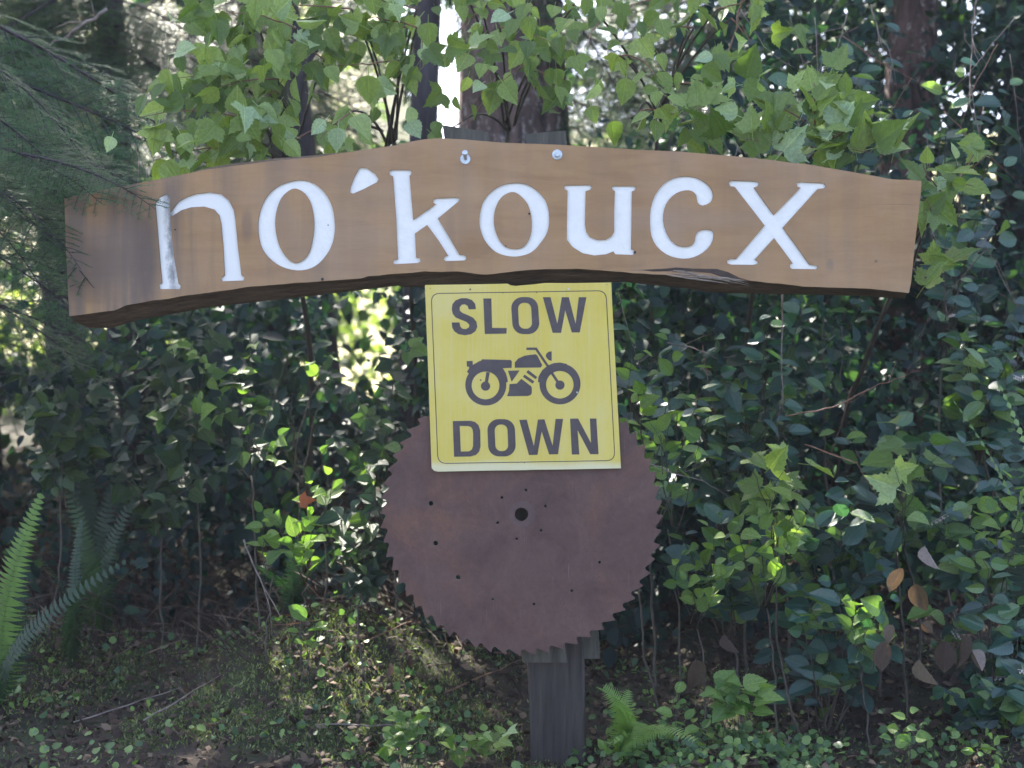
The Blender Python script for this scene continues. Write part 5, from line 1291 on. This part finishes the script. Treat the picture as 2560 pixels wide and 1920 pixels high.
# ------------------------------------------------------------------ dead leaves
def one_leaf(name, label, cat, me, p, tip, nrm, s_, group=None):
    o = bpy.data.objects.new(name, me); COL.objects.link(o); o.matrix_world = frame_mat(Vector(p), tip, nrm, s_)
    tag(o, label, cat, group); return o
for i, (u, v, sz, tx, nx_, lab) in enumerate((
        (1950, 1228, .105, -0.35, .5, 'greyish brown leaf, upper one of the pair beside the blue-sheened salal'), (1975, 1262, .115, 0.25, -.5, 'olive-brown leaf tucked under the greyish brown one'),
        (1998, 1180, .10, 0.15, .9, 'curled leaf half yellow-green half brown above the brown pair'), (2042, 1385, .125, -0.1, -.3, 'large yellow-brown oval leaf hanging at the lower right'),
        (2078, 1372, .13, 0.25, .8, 'dark brown broad leaf behind the yellow-brown oval one'), (2100, 1405, .085, 0.6, -.9, 'narrow leaf with a pale pinkish underside turned outwards'),
        (1912, 1385, .12, 0.0, .2, 'big dull brown leaf hanging over the soil'), (1928, 1350, .075, -0.5, -.6, 'small tan leaf above the big dull brown leaf'),
        (1985, 1425, .115, 0.35, .5, 'grey-brown leaf touching the soil at the lower right'), (1992, 1345, .06, 0.9, -.4, 'crumpled pale leaf caught on a twig'), (1503, 1425, .12, 0.05, .3, 'long brown leaf hanging near the post plank'), (1565, 1370, .09, 0.4, .6, 'dark red-brown leaf in the shade above the fan-leaved plant'))):
    one_leaf('brown_leaf', lab, 'leaf', LM['dead'][i % 3], Q(u, v, 0.18 + 0.03 * (i % 3)), (tx, -0.15, -0.9), (nx_, -0.8, 0.3), sz * 0.85, 'withered brown leaves hanging at the lower right')
for i in range(54):
    x = rnd.uniform(0.3, 2.2) if i % 3 else rnd.uniform(-2.0, 0.2); y = rnd.uniform(-0.2, 0.9)
    one_leaf('fallen_leaf', 'dry curled leaf lying on the ground right of the post' if x > 0.25 else 'dry curled leaf lying on the ground left of the post', 'leaf', LM['dead'][i % 3], (x, y, gz(x, y) + 0.015), (rnd.gauss(0, 1), rnd.gauss(0, 1), 0.1), (rnd.gauss(0, .3), rnd.gauss(0, .3) - 0.3, 1), rnd.uniform(0.03, 0.07), 'dry leaves fallen right of the post' if x > 0.25 else 'dry leaves fallen left of the post')
one_leaf('orange_leaf', 'bright orange sunlit leaf hanging in the dark left of the blade', 'leaf', LM['orange'][0], Q(648, 1085, .6), (0.8, -0.1, 0.2), (0, -0.8, 0.4), 0.06)

# ------------------------------------------------------------------ ground layer
def on_ground(n, x0, x1, y0, y1, dens=None):
    x = rng.uniform(x0, x1, n); y = rng.uniform(y0, y1, n)
    if dens is not None:
        k = np.array([dens(a, b) for a, b in zip(x, y)]); m = rng.random(n) < k; x, y = x[m], y[m]
    z = np.array([gz(a, b) for a, b in zip(x, y)]); return np.stack([x, y, z], -1)
def dm(x, y): return min(1, 1.0 * math.exp(-((x + 0.68) ** 2 / 0.12 + (y - 0.7) ** 2 / 0.16)) + 0.8 * math.exp(-((x + 2.0) ** 2 / 0.10 + (y - 0.9) ** 2 / 0.16)) + dm0(x, y))
def dm0(x, y): return (0.05 + 0.9 * smooth(-0.08, 0.2, noise.noise(Vector((x * 1.8 + 3, y * 1.8, 2))))) * (0.25 + 0.75 * smooth(0.4, -0.2, x))
P = on_ground(260000, -2.6, 2.6, -0.5, 1.9, dm); n = len(P)
mass('moss', P, rand_dirs(n, (0, 0, 0.9), 0.7), rand_dirs(n, (0, -1, 0.4), 0.6), rng.uniform(0.007, 0.022, n), [(0.16, 0.5)], 0.1, 0.3, M['moss'], np.clip(rng.random(n) ** 1.2, 0, 1))
P = on_ground(26000, -2.8, 2.8, -0.5, 3.4); n = len(P); P[:, 2] += rng.uniform(0.003, 0.02, n)
mass('leaf_litter', P, rand_dirs(n, (0, -.2, 0), 0.8), rand_dirs(n, (0, -0.3, 1), 0.35), rng.uniform(0.012, 0.045, n), OV, -0.4, 0.5, M['litter'], rng.random(n) ** 1.6)
P = on_ground(5200, -3.0, 0.35, 0.6, 3.2, lambda x, y: smooth(0.5, 1.1, y) * (0.3 + 0.7 * smooth(-0.3, 0.2, noise.noise(Vector((x * 2, y * 2, 4)))))); n = len(P); P[:, 2] += rng.uniform(0.0, 0.22, n)
mass('dead_brush', P, rand_dirs(n, (0.5, -0.5, -0.35), 0.45), rand_dirs(n, (0, -1, 0.4), 0.5), rng.uniform(0.06, 0.26, n), [(0.012, 0.3), (0.010, 0.7)], 0.0, 0.25, M['litter'], rng.random(n) ** 1.8)
def dc(x, y):
    a = 0.09 * smooth(-0.1, 0.3, noise.noise(Vector((x * 2.5, y * 2.5, 7))))
    a += 1.0 * math.exp(-((x - 0.55) ** 2 / 0.06 + (y - 0.0) ** 2 / 0.09)) + 1.0 * math.exp(-((x - 0.88) ** 2 / 0.025 + (y + 0.02) ** 2 / 0.07)) + 0.55 * math.exp(-((x - 1.45) ** 2 / 0.03 + (y - 0.1) ** 2 / 0.06))
    a += 0.16 * smooth(0, 0.2, noise.noise(Vector((x * 3.1, y * 3.1, 1)))) * (x < -0.2)
    return min(a, 1)
P = on_ground(17000, -2.5, 2.5, -0.45, 1.5, dc); n = len(P); P[:, 2] += rng.uniform(0.01, 0.075, n)
mass('ground_cover', P, rand_dirs(n, (0, -0.5, 0.15), 0.7), rand_dirs(n, (0, -0.45, 0.9), 0.3), rng.uniform(0.012, 0.034, n), [(0.30, 0.10), (0.50, 0.30), (0.38, 0.42), (0.52, 0.62), (0.30, 0.90)], 0.2, 0.2, M['cover'], rng.random(n))
